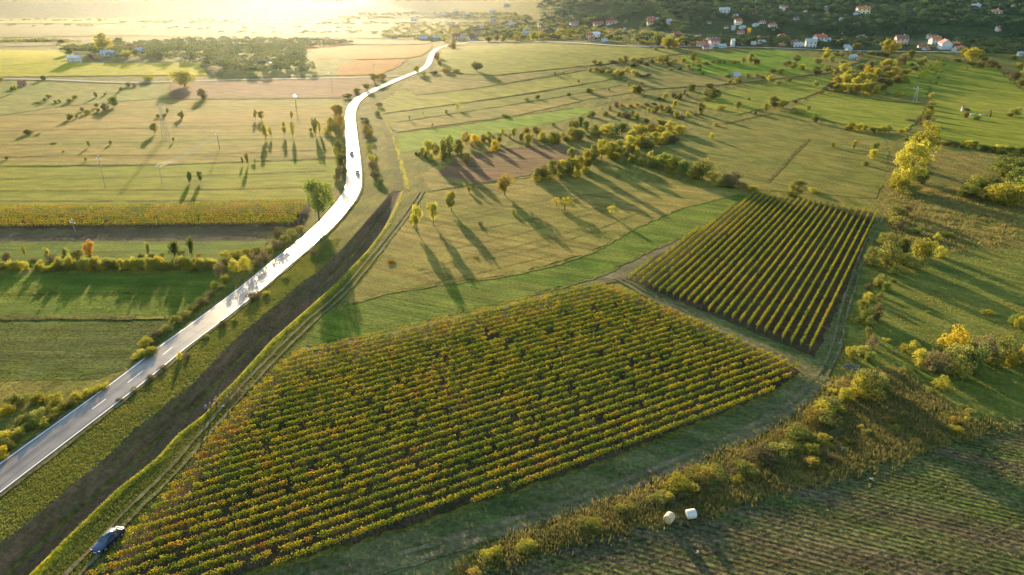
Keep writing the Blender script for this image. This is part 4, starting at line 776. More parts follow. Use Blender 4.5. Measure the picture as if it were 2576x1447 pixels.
# village on the slope, left sheet (zoom I)
for a in [
 (825,215,150,'white','grey','long pale two-storey house with a grey roof high on the village slope',2,False,.6,-4),
 (705,185,60,'grey','grey','small grey house touching the left end of the long pale house',1,False,.8,10),
 (760,218,50,'cream','red','low red roof in front of the long pale house',1,True,.8,0),
 (985,245,70,'white','grey','small white house just right and below the long pale house',1,False,.8,20),
 (1250,55,60,'grey','grey','pale bluish house at the top edge of the village, left of centre',1,False,.8,0),
 (1410,110,60,'white','grey','small bright house with a grey roof near the upper village edge',1,False,.8,-15),
 (1450,105,40,'cream','orange','tiny orange-roofed hut right of the small bright upper house',1,True,.8,10),
 (1645,165,75,'white','red','white red-roofed house standing tall on the upper slope',3,False,.8,12),
 (1705,115,60,'pink','red','red roof behind the tall white upper-slope house',1,True,.8,-10),
 (1260,208,80,'pink','red','pink house with a flat red roof in the upper woods',1,False,.7,0),
 (1180,208,50,'pink','brown','smaller pink house left of the pink house in the upper woods',1,True,.8,5),
 (1975,180,50,'white','orange','small white house with an orange roof among dark trees, upper middle',1,True,.8,10),
 (2275,155,60,'cream','grey','cream boxy house near the top edge, right of the middle',2,False,.8,0),
 (2280,205,50,'stone','red','little red-roofed shed below the cream boxy house',1,True,.8,10),
 (605,350,70,'white','brown','weathered white house alone in the trees on the left slope',1,False,.8,-20),
 (1020,360,105,'cream','red','tall cream house with a red roof in the upper cluster',2,False,.8,5),
 (950,440,60,'white','grey','narrow white house on the left of the cluster by the golden poplar',2,False,.8,-20),
 (1080,420,90,'white','grey','white house with a bluish roof between the cream house and the poplar',1,False,.8,20),
 (1060,495,100,'cream','red','cream house with a red gable beside the golden poplar',1,False,.8,-8),
 (855,415,70,'cream','brown','pale house with a brown roof left of the poplar cluster',1,True,.8,0),
 (1370,345,110,'white','red','house with a wide red roof on the middle slope',1,True,.8,-20),
 (1270,385,85,'white','grey','grey-roofed house below left of the wide red roof',1,False,.8,20),
 (1510,390,120,'cream','red','long low red-roofed house in the middle trees',1,True,.6,0),
 (1540,440,80,'grey','grey','flat grey outbuilding under the long low red-roofed house',1,False,.6,0),
 (1850,295,90,'grey','brown','low brown-roofed house in the woods right of the village centre',1,False,.6,15),
 (2495,300,70,'white','grey','small bright bluish house near the right of the upper slope',1,False,.8,-12),
 (2500,495,40,'cream','brown','tiny hut in the woods above the orange-roofed corner house',1,True,.8,10),
 (40,320,80,'pink','grey','pinkish house at the left end of the wooded slope',1,False,.8,0),
 (30,365,50,'grey','grey','grey shed just below the pinkish house',1,False,.8,12),
 (150,510,110,'white','red','low house with a broad red roof at the left end of the village',1,False,.8,-6),
 (468,545,95,'white','orange','house with an orange pyramid roof above the left cluster',1,True,1.0,-15),
 (635,605,125,'white','grey','white house with a bluish roof at the back of the left cluster',1,False,.8,8),
 (500,665,140,'white','orange','white bungalow with an orange roof at the front left of the cluster',1,False,.8,-6),
 (680,665,150,'pink','brown','large pink house with a brown roof in the left cluster',2,False,.8,10),
 (620,698,80,'white','grey','white gabled annex in front of the large pink house',1,False,.9,0),
 (560,702,90,'pink','brown','low brown-roofed shed at the field edge in the left cluster',1,False,.7,4),
 (795,685,110,'grey','grey','grey barn on the right of the left cluster',1,False,.7,0),
 (1090,648,55,'white','grey','small white hut on the road right of the white tower block',1,False,.8,0),
 (1225,570,100,'pink','brown','brown-roofed house behind the road, left of the grey-white house',1,True,.8,0),
 (1315,555,50,'stone','red','little red roof next to the brown-roofed house',1,True,.8,10),
 (1365,630,110,'white','grey','wide grey-white house by the road with a low gable',1,False,.8,-5),
 (1240,650,70,'pink','grey','pinkish shed by the road left of the grey-white house',1,False,.8,0),
 (1650,540,120,'white','red','house with a big red hipped roof above the road',1,True,.8,-5),
 (1640,665,110,'stone','orange','low orange-red roofed barn on the field edge',1,True,.6,0),
 (1820,640,120,'grey','brown','long mauve-roofed shed by the road',1,False,.6,0),
 (1880,680,140,'grey','grey','long low grey shed on the field edge',1,False,.4,2),
 (2060,680,155,'white','grey','big white two-storey house at the field edge, centre right',2,False,.8,-14),
 (2190,625,180,'white','red','wide white house with a red roof behind the big white one',2,False,.7,10),
 (2310,595,50,'white','grey','tiny white hut right of the wide red-roofed house',1,False,.8,0),
 (2460,625,95,'white','orange','white house with an orange hipped roof, right of the wide pair',1,True,1.0,-10),
 (2570,700,90,'white','grey','white shed at the roadside below the orange hipped roof',1,False,.8,-20)]:
    house('I', *a[:6], fl=a[6], hip=a[7], asp=a[8], rz=a[9])
house('I', 938, 672, 55, 'white', 'white', 'white windowless tower block standing on the field edge', fl=3, asp=.8, rz=0, cat='building')
for a in [
 (300,205,190,'cream','orange','long cream villa with an orange roof high on the right slope',2,False,.6,-3),
 (190,225,60,'grey','grey','grey annex left of the long cream villa',1,False,.8,8),
 (205,380,90,'pink','brown','pink house at the end of the white driveway',1,False,.8,0),
 (1895,125,130,'white','grey','long white-roofed shed alone in the upper right woods',1,False,.35,-2),
 (2190,205,180,'cream','orange','house with a long orange roof at the upper right',1,True,.6,8),
 (2430,100,70,'cream','red','small red roof at the top right corner',1,True,.8,0),
 (2215,455,70,'white','red','red-roofed house by the bent driveway on the far right',2,False,.8,10),
 (1228,560,60,'white','brown','small round-shouldered white house above the right cluster',2,False,.8,15),
 (1300,545,80,'stone','brown','brown-roofed shed right of the small white house',1,False,.6,0),
 (1325,640,150,'white','orange','house with an orange-brown roof at the back of the right cluster',2,False,.7,4),
 (1475,715,185,'white','red','white house with a broad pale gable and dark windows',2,False,.8,78),
 (1615,660,120,'grey','orange','grey house with an orange roof behind the broad gable',1,False,.8,5),
 (1675,745,160,'white','orange','white bungalow with a large orange roof at the right of the cluster',1,False,.8,12),
 (1195,725,95,'white','red','small white house with a red roof at the left of the right cluster',1,False,.8,20),
 (1110,690,70,'pink','brown','low brown roof left of the small white red-roofed house',1,False,.8,-5),
 (850,640,170,'pink','brown','large faded pink house half hidden in trees',2,False,.8,-10),
 (285,560,130,'pink','brown','faded brown-roofed house above the yellow trees',1,True,.7,0),
 (15,600,90,'white','orange','orange-roofed house at the left of the right-hand slope',1,True,.9,0),
 (95,725,85,'white','grey','white shed standing on the field road',1,False,.8,12),
 (150,840,110,'white','grey','long white greenhouse among the orchards',1,False,.35,-4),
 (230,865,50,'stone','orange','little orange hut beside the long white greenhouse',1,False,.8,0),
 (2530,800,80,'white','grey','pale shed at the far right edge below the hill',1,False,.7,0)]:
    house('J', *a[:6], fl=a[6], hip=a[7], asp=a[8], rz=a[9])
for a in [
 (1860,385,75,'white','white','white flat-roofed block beside the pink apartment house',3,False,.9,-6),
 (1795,390,70,'pink','red','pink apartment house on the edge of the light field',3,False,.9,-6),
 (1650,262,85,'white','red','large white red-roofed house above the golden trees',2,False,.8,10),
 (1505,300,80,'white','red','white gabled house left of the large red-roofed one',1,False,.8,80),
 (1370,310,80,'pink','brown','faded roof among golden trees left of the gabled house',1,False,.7,0),
 (1880,250,100,'pink','red','long red roof under the wooded spur',1,False,.6,8),
 (2000,240,90,'white','red','white red-roofed house right of the long red roof',1,False,.7,-14),
 (2050,222,40,'pink','orange','tiny orange roof behind the white red-roofed house',1,True,.8,0),
 (2000,320,60,'white','orange','small orange-roofed house above the brown trees',1,True,.8,0),
 (2380,205,75,'pink','red','pink house with a red roof near the spur, upper',1,False,.8,0),
 (2375,240,70,'cream','red','cream house just below the pink one near the spur',1,False,.8,6),
 (2440,195,30,'white','grey','small white gable right of the pink house',1,False,.8,30),
 (1930,320,50,'pink','brown','brown shed behind the white block',1,False,.8,0),
 (1935,402,60,'white','grey','row of pale parked trailers-like low shed beside the white block',1,False,.4,0),
 (2130,290,25,'white','grey','tiny white shed in the brown woods',1,False,.8,0),
 (225,385,90,'grey','grey','grey-blue barn by the road into the town',1,False,.6,4),
 (350,380,90,'grey','grey','long barn right of the grey-blue one',1,False,.5,0),
 (535,385,80,'pink','red','pink-roofed house at the town entrance',2,False,.8,0),
 (600,385,55,'white','grey','white gabled house right of the pink-roofed one',2,False,.8,0),
 (700,385,90,'white','brown','brown-roofed house at the end of the road',1,False,.7,12),
 (750,325,80,'cream','brown','hazy cream house above the town entrance',1,False,.7,0),
 (530,270,70,'white','orange','long hazy white house with an orange roof on the town slope',1,False,.7,14),
 (485,245,60,'white','grey','hazy grey roofed house left of the long hazy one',1,False,.7,20),
 (130,200,60,'white','grey','hazy pale house at the left of the town',1,False,.7,0),
 (415,155,50,'white','grey','hazy white house in the back of the town, left',1,False,.7,0),
 (530,125,50,'white','grey','hazy white house in the back of the town, middle',1,False,.7,0),
 (640,155,40,'white','grey','small hazy white house behind the town trees',1,False,.7,0),
 (712,225,45,'white','grey','hazy white house in the middle of the town',1,False,.7,10),
 (885,200,50,'white','grey','hazy white house at the foot of the spur',1,False,.7,0),
 (870,235,90,'pink','brown','long hazy brown roof below the spur',1,False,.5,0),
 (1060,250,90,'grey','grey','hazy grey shed below the spur',1,False,.5,0),
 (1005,60,45,'white','grey','distant hazy white house left of the spur top',1,False,.7,0),
 (875,125,60,'white','grey','distant hazy shed on the plain left of the spur',1,False,.5,0),
 (780,280,50,'white','grey','hazy pale house behind the town centre',1,False,.7,0),
 (1200,335,80,'grey','grey','low grey shed at the edge of the light field',1,False,.5,0)]:
    house('K', *a[:6], fl=a[6], hip=a[7], asp=a[8], rz=a[9], group='houses of the town')
for a in [
 (1330,195,200,'white','orange','farmhouse with a long orange and grey roof among the trees on the left rise',1,False,.5,-3),
 (1420,205,110,'grey','grey','grey barn joined to the right of the left-hand farmhouse',1,False,.6,-3),
 (1140,180,80,'grey','grey','small grey shed behind the big pale tree of the farm',1,False,.7,0),
 (1050,250,160,'white','grey','long low white shed in front of the farm trees',1,False,.35,-3),
 (1610,205,110,'white','grey','pale shed right of the farmhouse',1,False,.5,-3)]:
    house('L', *a[:6], fl=a[6], hip=a[7], asp=a[8], rz=a[9], group='farm buildings', zscale=.9)
house('E', 325, 300, 110, 'stone', 'red', 'low red-roofed shed by the side road on the far left', fl=1, asp=.5, rz=0, group='farm buildings')
house('B', 2070, 490, 110, 'grey', 'grey', 'low pale-roofed shed in the striped meadows', fl=1, asp=.5, rz=20, group='farm buildings')
house('C', 1955, 695, 22, 'white', 'orange', 'tiny white hut at the corner of the walled plot', fl=1, asp=.8, rz=0, group='farm buildings', cat='hut', name='hut')
for k, xx in enumerate((628, 705)):
    house('L', xx, 322, 70, 'white', 'white', ['left','right'][k]+' one of the two white box sheds on the yellow field edge', fl=2, asp=.8, rz=4, group='white box sheds', cat='shed', name='shed')
# low walls of the ruined plot
wm_ = simple('dry_stone', (.35, .32, .27), .95)
def wall_run(pts, label, h=.9, t=.5, z='C'):
    P = [atz(z, *p)[:2] for p in pts]; mb = MB()
    for a, b in zip(P, P[1:]):
        n = max(1, int(math.hypot(b[0]-a[0], b[1]-a[1])/3))
        for k in range(n):
            p = (a[0]+(b[0]-a[0])*(k+.5)/n, a[1]+(b[1]-a[1])*(k+.5)/n); q = random.uniform(.8, 1.15); mb.box(p[0]-1.5, p[0]+1.5, p[1]-t, p[1]+t, hz(*p)-.2, hz(*p)+h*q)
    tag(mb.build('stone_wall', wm_), label, 'wall', 'low walls of the ruined plot')
wall_run([(2020,730),(2090,735)], 'low pale wall, left piece, inside the walled plot'); wall_run([(2125,732),(2180,738)], 'low pale wall, right piece, inside the walled plot')
# rubble and stones
def rubble(z, x, y, wpx, label, col, n=22, hh=.5):
    X, Y, d = atz(z, x, y); r = wpx*ZM[z][0]*d/F/2; mb = MB()
    for k in range(n):
        a = random.uniform(0, 6.28); q = r*random.random()**.5; s = random.uniform(.10, .26)*max(.6, min(1, r/1.5))
        res = bmesh.ops.create_icosphere(mb.bm, subdivisions=1, radius=s); o = Vector((X+q*math.cos(a), Y+q*math.sin(a)*.6, hz(X, Y)+s*.4+hh*(1-q/r)*random.random()))
        for v in res['verts']: v.co = o + Vector((v.co.x*random.uniform(.7, 1.3), v.co.y*random.uniform(.7, 1.3), v.co.z*random.uniform(.6, 1)))
    tag(mb.build('rubble_pile', simple('rubble', col, .95, var=.3)), label, 'rubble pile')
rubble('8', 1220, 500, 100, 'pale pinkish rubble pile in the weedy corner above the ploughed field', (.42, .33, .27))
rubble('8', 1960, 310, 80, 'smaller pale rubble heap in the weeds on the right', (.34, .27, .22))
rubble('G', 230, 1200, 130, 'grey dumped rubble heap beside the hedge at the vineyard corner', (.10, .085, .075), 70, .15)
rubble('B', 1800, 580, 60, 'grey stone heap in the striped meadows', (.36, .35, .33))
rubble('8', 1420, 730, 50, 'small straw-coloured heap on the ploughed field', (.40, .32, .2), 12)
rubble('D', 1752, 1390, 12, 'lump of straw lying between the two bale shadows', (.5, .4, .22), 8, .2)
# ------------------------------------------------------------------ woodland on the slopes: one mass of crowns
def wood_mass(name, pts, hs, ws, mat, label, per=70, leaf=1.5):
    C = []; S = []
    for (x, y), h, w_ in zip(pts, hs, ws):
        n = per; d = rng.normal(size=(n, 3)); d /= np.linalg.norm(d, axis=1)[:, None]; d[:, 2] = np.abs(d[:, 2])*.9-.15
        rr = rng.uniform(.55, 1.05, n)**.6; z0 = hz(x, y)
        C.append(np.column_stack([x+d[:, 0]*rr*w_/2, y+d[:, 1]*rr*w_/2, z0+h*.45+d[:, 2]*rr*h*.55])); S.append(rng.uniform(.6, 1.3, n)*leaf*(w_/8))
    C = np.concatenate(C); S = np.concatenate(S); v, f = leaf_quads(C, S); o = mobj(name, np_mesh(name, v, 4, f), mat)
    tag(o, label, 'woodland', kind='stuff'); return o
def scatter(poly, n, z='D', avoid=True, mn=0):
    P = world_poly(poly, z); xs = [p[0] for p in P]; ys = [p[1] for p in P]; out = []
    def inside(x, y):
        c = False; j = len(P)-1
        for i in range(len(P)):
            if (P[i][1] > y) != (P[j][1] > y) and x < (P[j][0]-P[i][0])*(y-P[i][1])/(P[j][1]-P[i][1])+P[i][0]: c = not c
            j = i
        return c
    tries = 0
    while len(out) < n and tries < n*40:
        tries += 1; x, y = random.uniform(min(xs), max(xs)), random.uniform(min(ys), max(ys))
        if not inside(x, y): continue
        if avoid and any(abs(x-h[0]) < h[2]*1.15 and -h[2]*2.6 < y-h[1] < h[2]*1.2 for h in HN): continue
        out.append((x, y))
    return out
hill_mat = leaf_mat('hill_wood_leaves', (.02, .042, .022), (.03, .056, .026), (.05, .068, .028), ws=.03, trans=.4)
town_mat = leaf_mat('town_tree_leaves', (.07, .10, .025), (.13, .13, .03), (.20, .16, .035), ws=.03)
def hs(n, a, b): return rng.uniform(a, b, n)
p = []
for _ in range(9500):
    x = random.uniform(60, 1500); y = random.uniform(860, 1750)
    yf = float(np.interp(x, [60, 120, 260, 420, 700, 1200, 1500], [1480, 1350, 1085, 985, 915, 872, 850]))
    if y < yf or (y-yf > 700): continue
    if math.sin(x/43)*math.sin(y/37+x/90) > (.55 if y < yf+220 else .85): continue
    if x > 1.05*y + 150: continue
    if any(abs(x-h[0]) < h[2]*1.1 and -h[2]*2.8 < y-h[1] < h[2]*1.1 for h in HN): continue
    p.append((x, y))
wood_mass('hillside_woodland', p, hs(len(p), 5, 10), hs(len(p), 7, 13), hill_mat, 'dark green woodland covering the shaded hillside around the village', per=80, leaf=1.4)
p = scatter([(1130,104),(1290,108),(1700,118),(1700,95),(1560,80),(1400,60),(1290,45),(1000,60),(960,95)], 620)
wood_mass('town_woodland', p, hs(len(p), 4, 8), hs(len(p), 6, 12), town_mat, 'hazy olive trees filling the gaps between the houses of the town', per=100, leaf=1.1)
p = scatter([(150,128),(290,112),(560,100),(800,104),(900,110),(770,122),(760,150),(800,186),(560,188),(510,162),(470,152),(300,150),(200,140)], 1150)
wood_mass('farm_woodland', p, hs(len(p), 5, 9), hs(len(p), 6, 11), leaf_mat('farm_wood_leaves', (.035, .06, .018), (.06, .08, .022), (.10, .10, .025), ws=.03), 'sunlit wood covering the low rise behind the left farm', per=150, leaf=.95)
p = []
for ya, x0, x1, n in [(52, -80, 900, 60), (56, 300, 600, 50), (66, -80, 260, 14), (72, 300, 900, 20), (84, 500, 1000, 30), (106, 0, 200, 24), (60, 800, 1300, 120), (45, 850, 1330, 160), (36, 900, 1300, 140), (94, 960, 1120, 60), (104, -50, 160, 24), (120, 150, 260, 24)]:
    for _ in range(n):
        q = at(random.uniform(x0, x1), ya+random.gauss(0, 1.6)); p.append((q[0], q[1]))
wood_mass('plain_hedgerows', p, hs(len(p), 3, 6), hs(len(p), 8, 16), town_mat, 'faint hedgerow trees dotted over the bright far plain', per=60, leaf=1.3)
zone('L', [(1010,210,200,190,'y'),(615,240,75,110,'d'),(520,100,40,90,'d'),(1190,120,100,110,'d'),(1210,190,60,90,'Y'),(1275,270,90,150,'y'),(1385,270,80,80,'o'),(320,520,50,55,'d'),(1530,520,60,100,'Y'),(880,290,60,120,'b'),(1640,270,70,160,'y'),(760,170,50,80,'y'),(660,150,40,90,'y')],
  'around the farm on the left rise', 'trees around the farm')
zone('K', [(470,350,85,28,'Y','tall'),(1825,200,48,85,'g'),(290,390,50,60,'y'),(425,400,50,60,'y'),(510,430,60,70,'y'),(2450,440,110,110,'d'),(2540,470,120,110,'y'),(2420,480,40,50,'r'),(840,400,60,80,'y'),(980,400,70,60,'y'),(1990,370,50,80,'y'),(1260,380,60,80,'y'),(1440,370,60,90,'y'),(1530,360,70,100,'y'),(1620,350,70,100,'y'),(1110,390,60,90,'r'),(920,390,60,70,'r'),(600,330,50,40,'y'),(1340,370,60,80,'y')],
  'on the near edge of the town', 'trees on the near edge of the town')
zone('I', [(1165,520,130,62,'Y','tall'),(100,690,160,160,'Y'),(30,700,130,110,'y'),(230,600,80,120,'y')], 'at the foot of the village slope', 'golden trees of the village')
p = scatter([(1280,50),(1700,98),(1700,113),(1500,108),(1300,104),(1150,96),(1180,72)], 560)+scatter([(2400,100),(2640,100),(2700,150),(2400,136)], 170)+scatter([(1700,96),(2270,104),(2270,124),(1900,117),(1700,114)], 360)
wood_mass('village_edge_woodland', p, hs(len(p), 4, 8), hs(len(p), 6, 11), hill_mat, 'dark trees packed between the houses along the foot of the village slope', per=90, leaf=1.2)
brown = scatter([(1700,122),(1745,122),(1850,118),(1850,108),(1690,100),(1620,98),(1560,108),(1600,116)], 90)
wood_mass('brown_scrub', brown, hs(len(brown), 3, 6), hs(len(brown), 6, 10), LEAF['b'], 'reddish brown bare scrub at the foot of the wooded spur', per=60, leaf=1.3)
# ------------------------------------------------------------------ power poles and cables
CONC = simple('grey_concrete', (.22, .20, .18), .9); STEEL = simple('galvanised_steel', (.45, .46, .47), .35, metal=.9); INS = simple('glass_insulator', (.75, .8, .78), .12, spec=1)
def pole(z, xb, yb, hpx, label, arms=3, name='power_pole', r=.10, lattice=False):
    X, Y, d = atz(z, xb, yb); hm = size_px(hpx*ZM[z][0], d, ZZ(z, xb, yb)[1]); root = empty(name, (X, Y, hz(X, Y)), R(-30)); tag(root, label, 'power pole', 'power poles')
    if lattice:
        mb = MB(); b, t = 1.3, .35
        for sx in (-1, 1):
            for sy in (-1, 1): mb.tube((sx*b, sy*b, 0), (sx*t, sy*t, hm), .09, .06, 4)
        for k in range(8):
            z0, z1 = hm*k/8, hm*(k+1)/8; w0, w1 = b+(t-b)*k/8, b+(t-b)*(k+1)/8
            for s in (-1, 1): mb.tube((-w0, s*w0, z0), (w1, s*w1, z1), .04, n=4); mb.tube((s*w0, w0, z0), (s*w1, -w1, z1), .04, n=4)
        mb.build('mast', STEEL, root)
    else: MB().tube((0, 0, -.1), (0, 0, hm), r, r*.6, 10).build('mast', CONC, root)
    tops = []
    if arms:
        L_ = 1.5 if not lattice else 2.6; MB().box(-L_, L_, -.06, .06, hm-1.0, hm-.88).build('cross_arm', STEEL, root)
        for sx in (-L_*.93, 0, L_*.93):
            z0 = hm-.88 if sx else hm; MB().tube((sx, 0, z0), (sx, 0, z0+.45), .13, .09, 8).build('insulator', INS, root)
            tops.append((sx, z0+.45))
    a = R(-30); return [Vector((X+math.cos(a)*s, Y+math.sin(a)*s, hz(X, Y)+zz)) for s, zz in tops]
PA = pole('1', 795, 1415, 232, 'tall pale pole in the meadow at the far left, with a long shadow')
PB = pole('1', 1222, 1385, 142, 'thin pole right of the tall pale one in the left meadow')
PC = pole('1', 1655, 1120, 118, 'pole with bright insulators in the dry pasture, middle left', r=.2)
PD = pole('1', 1250, 1035, 235, 'steel lattice mast at the left end of the dry pasture', lattice=True)
PE = pole('1', 2232, 812, 98, 'stout pole with a glinting transformer head below the brown field', r=.3)
PF = pole('1', 2505, 700, 160, 'pole with a glinting cross-arm at the edge of the brown field')
PG = pole('2', 250, 582, 108, 'slim lamp-like pole beside the far side road junction')
PH = pole('1', 1775, 450, 130, 'hazy pole on the wooded rise behind the brown field')
PI = pole('1', 2050, 560, 95, 'hazy pole by the side road left of the orange field')
PJ = pole('2', 1482, 245, 88, 'steel lattice mast at the foot of the wooded spur', lattice=True)
PK = pole('C', 1475, 600, 150, 'steel lattice mast in the meadow below the village', lattice=True)
PL = pole('D', 814, 580, 56, 'dark pole rising in front of the big roadside tree', arms=0, r=.10)
PM = pole('D', 189, 584, 30, 'short pole at the lower edge of the golden left vineyard', r=.14)
PN = pole('C', 1918, 1075, 40, 'short white-topped post beside the dark right hedge', arms=0, name='marker_post', r=.1)
PO = pole('4', 1360, 1235, 30, 'thin post at the right-hand edge of the road straight', arms=0, name='marker_post', r=.07)
MB().tube((-.9, -.35, 0), (-.9, -.35, .01), .01).build('tmp', STEEL).hide_render = False
bpy.data.objects.remove(bpy.data.objects['tmp'])
CAB = simple('aluminium_cable', (.6, .58, .55), .25, metal=1)
def cables(A, B, label):
    for k, (a, b) in enumerate(zip(A, B)):
        if k == 1: continue
        mb = MB(); n = 14; pr = None; sag = (b-a).length*.02
        for i in range(n+1):
            t = i/n; q = a.lerp(b, t); q.z -= sag*4*t*(1-t)
            if pr is not None: mb.tube(pr, q, .045, n=5)
            pr = q
        tag(mb.build('power_cable', CAB), ('left ' if k == 0 else 'right ')+label, 'power cable', 'power cables')
cables(PE, PF, 'cable from the glinting transformer pole to the next pole up'); cables(PC, PB, 'cable between the bright-insulator pole and the thin pole')
cables(PI, PH, 'cable between the two hazy poles'); cables(PF, PG, 'cable from the brown-field pole to the side road junction')
# ------------------------------------------------------------------ hay bales
wrap = simple('bale_wrap', (.48, .44, .39), .6, var=.12, vs=4); straw = simple('straw', (.45, .33, .13), 1, var=.35, vs=9)
def bale(z, x, y, rz, label, ragged=False, ln=1.28, rad=.67):
    X, Y, d = atz(z, x, y); root = empty('hay_bale', (X, Y, hz(X, Y)+.17), R(rz)); tag(root, label, 'hay bale', 'hay bales on the ploughed field')
    bm = bmesh.new(); n = 40; rings = []
    prof = [(-.5, .0), (-.5, .7), (-.49, .9), (-.46, .97), (-.3, 1), (0, 1.01), (.3, 1), (.46, .97), (.49, .9), (.5, .7), (.5, 0)]
    for px_, pr in prof[1:-1]:
        rings.append([bm.verts.new((px_*ln, math.cos(2*math.pi*k/n)*rad*pr*(1+random.uniform(-.012, .012)), max(-rad*.93, math.sin(2*math.pi*k/n)*rad*pr*(1+random.uniform(-.012, .012)))+rad*.93)) for k in range(n)])
    for a, b in zip(rings, rings[1:]):
        for k in range(n): bm.faces.new((a[k], a[(k+1) % n], b[(k+1) % n], b[k]))
    bm.faces.new(rings[0][::-1]); bm.faces.new(rings[-1]); me = bpy.data.meshes.new('bale'); bm.to_mesh(me); bm.free()
    for p in me.polygons: p.use_smooth = len(p.vertices) == 4
    mobj('roll', me, wrap if not ragged else simple('sun_bleached_wrap', (.42, .34, .22), .8, var=.2, vs=3), root)
    for s in (-1, 1):
        m2 = MB(); r_ = rad*.68
        m2.tube((s*ln*.5-s*.01, 0, rad*.93), (s*(ln*.5+.012), 0, rad*.93), r_, r_, 28); m2.build('end_face', straw if ragged else wrap, root)
    if ragged:
        C = np.column_stack([rng.uniform(-ln/2, ln/2, 420), rng.normal(size=420)*.35-.25, rad*.93+np.abs(rng.normal(size=420))*.15+rad*.65]); k = rng.random(420) < .4; C[k] = np.column_stack([np.full(k.sum(), -ln*.52), rng.uniform(-.6, .6, k.sum()), rng.uniform(.1, 1.3, k.sum())])
        v, f = leaf_quads(C, .16, asp=.2); mobj('loose_straw', np_mesh('loose_straw', v, 4, f), straw, root)
bale('D', 1737, 1304, 12, 'neat white-wrapped round bale, right of the two on the ploughed field')
bale('D', 1682, 1314, 52, 'ragged straw-topped round bale, left of the two on the ploughed field', True)
# ------------------------------------------------------------------ cars
def paint(name, c, rough=.3):
    m, nt, N, L, B = nmat(name); B.inputs['Base Color'].default_value = (*c, 1); B.inputs['Roughness'].default_value = rough; B.inputs['Metallic'].default_value = .25
    B.inputs['Coat Weight'].default_value = 1; B.inputs['Coat Roughness'].default_value = .12
    n = N.new('ShaderNodeTexNoise'); n.inputs['Scale'].default_value = 2; L.new(mixc(N, L, n.outputs['Fac'], tuple(x*.85 for x in c), tuple(x*1.15 for x in c)), B.inputs['Base Color']); return m
RUB = simple('rubber', (.02, .02, .02), .9); RIM = simple('alloy', (.5, .5, .5), .3, metal=1); LAMP = simple('lamp_glass', (.8, .8, .8), .08, spec=1); TAIL = simple('tail_glass', (.4, .02, .02), .15); BLK = simple('black_trim', (.02, .02, .022), .6); CG = simple('car_glass', (.03, .045, .055), .04, spec=1, var=.02)
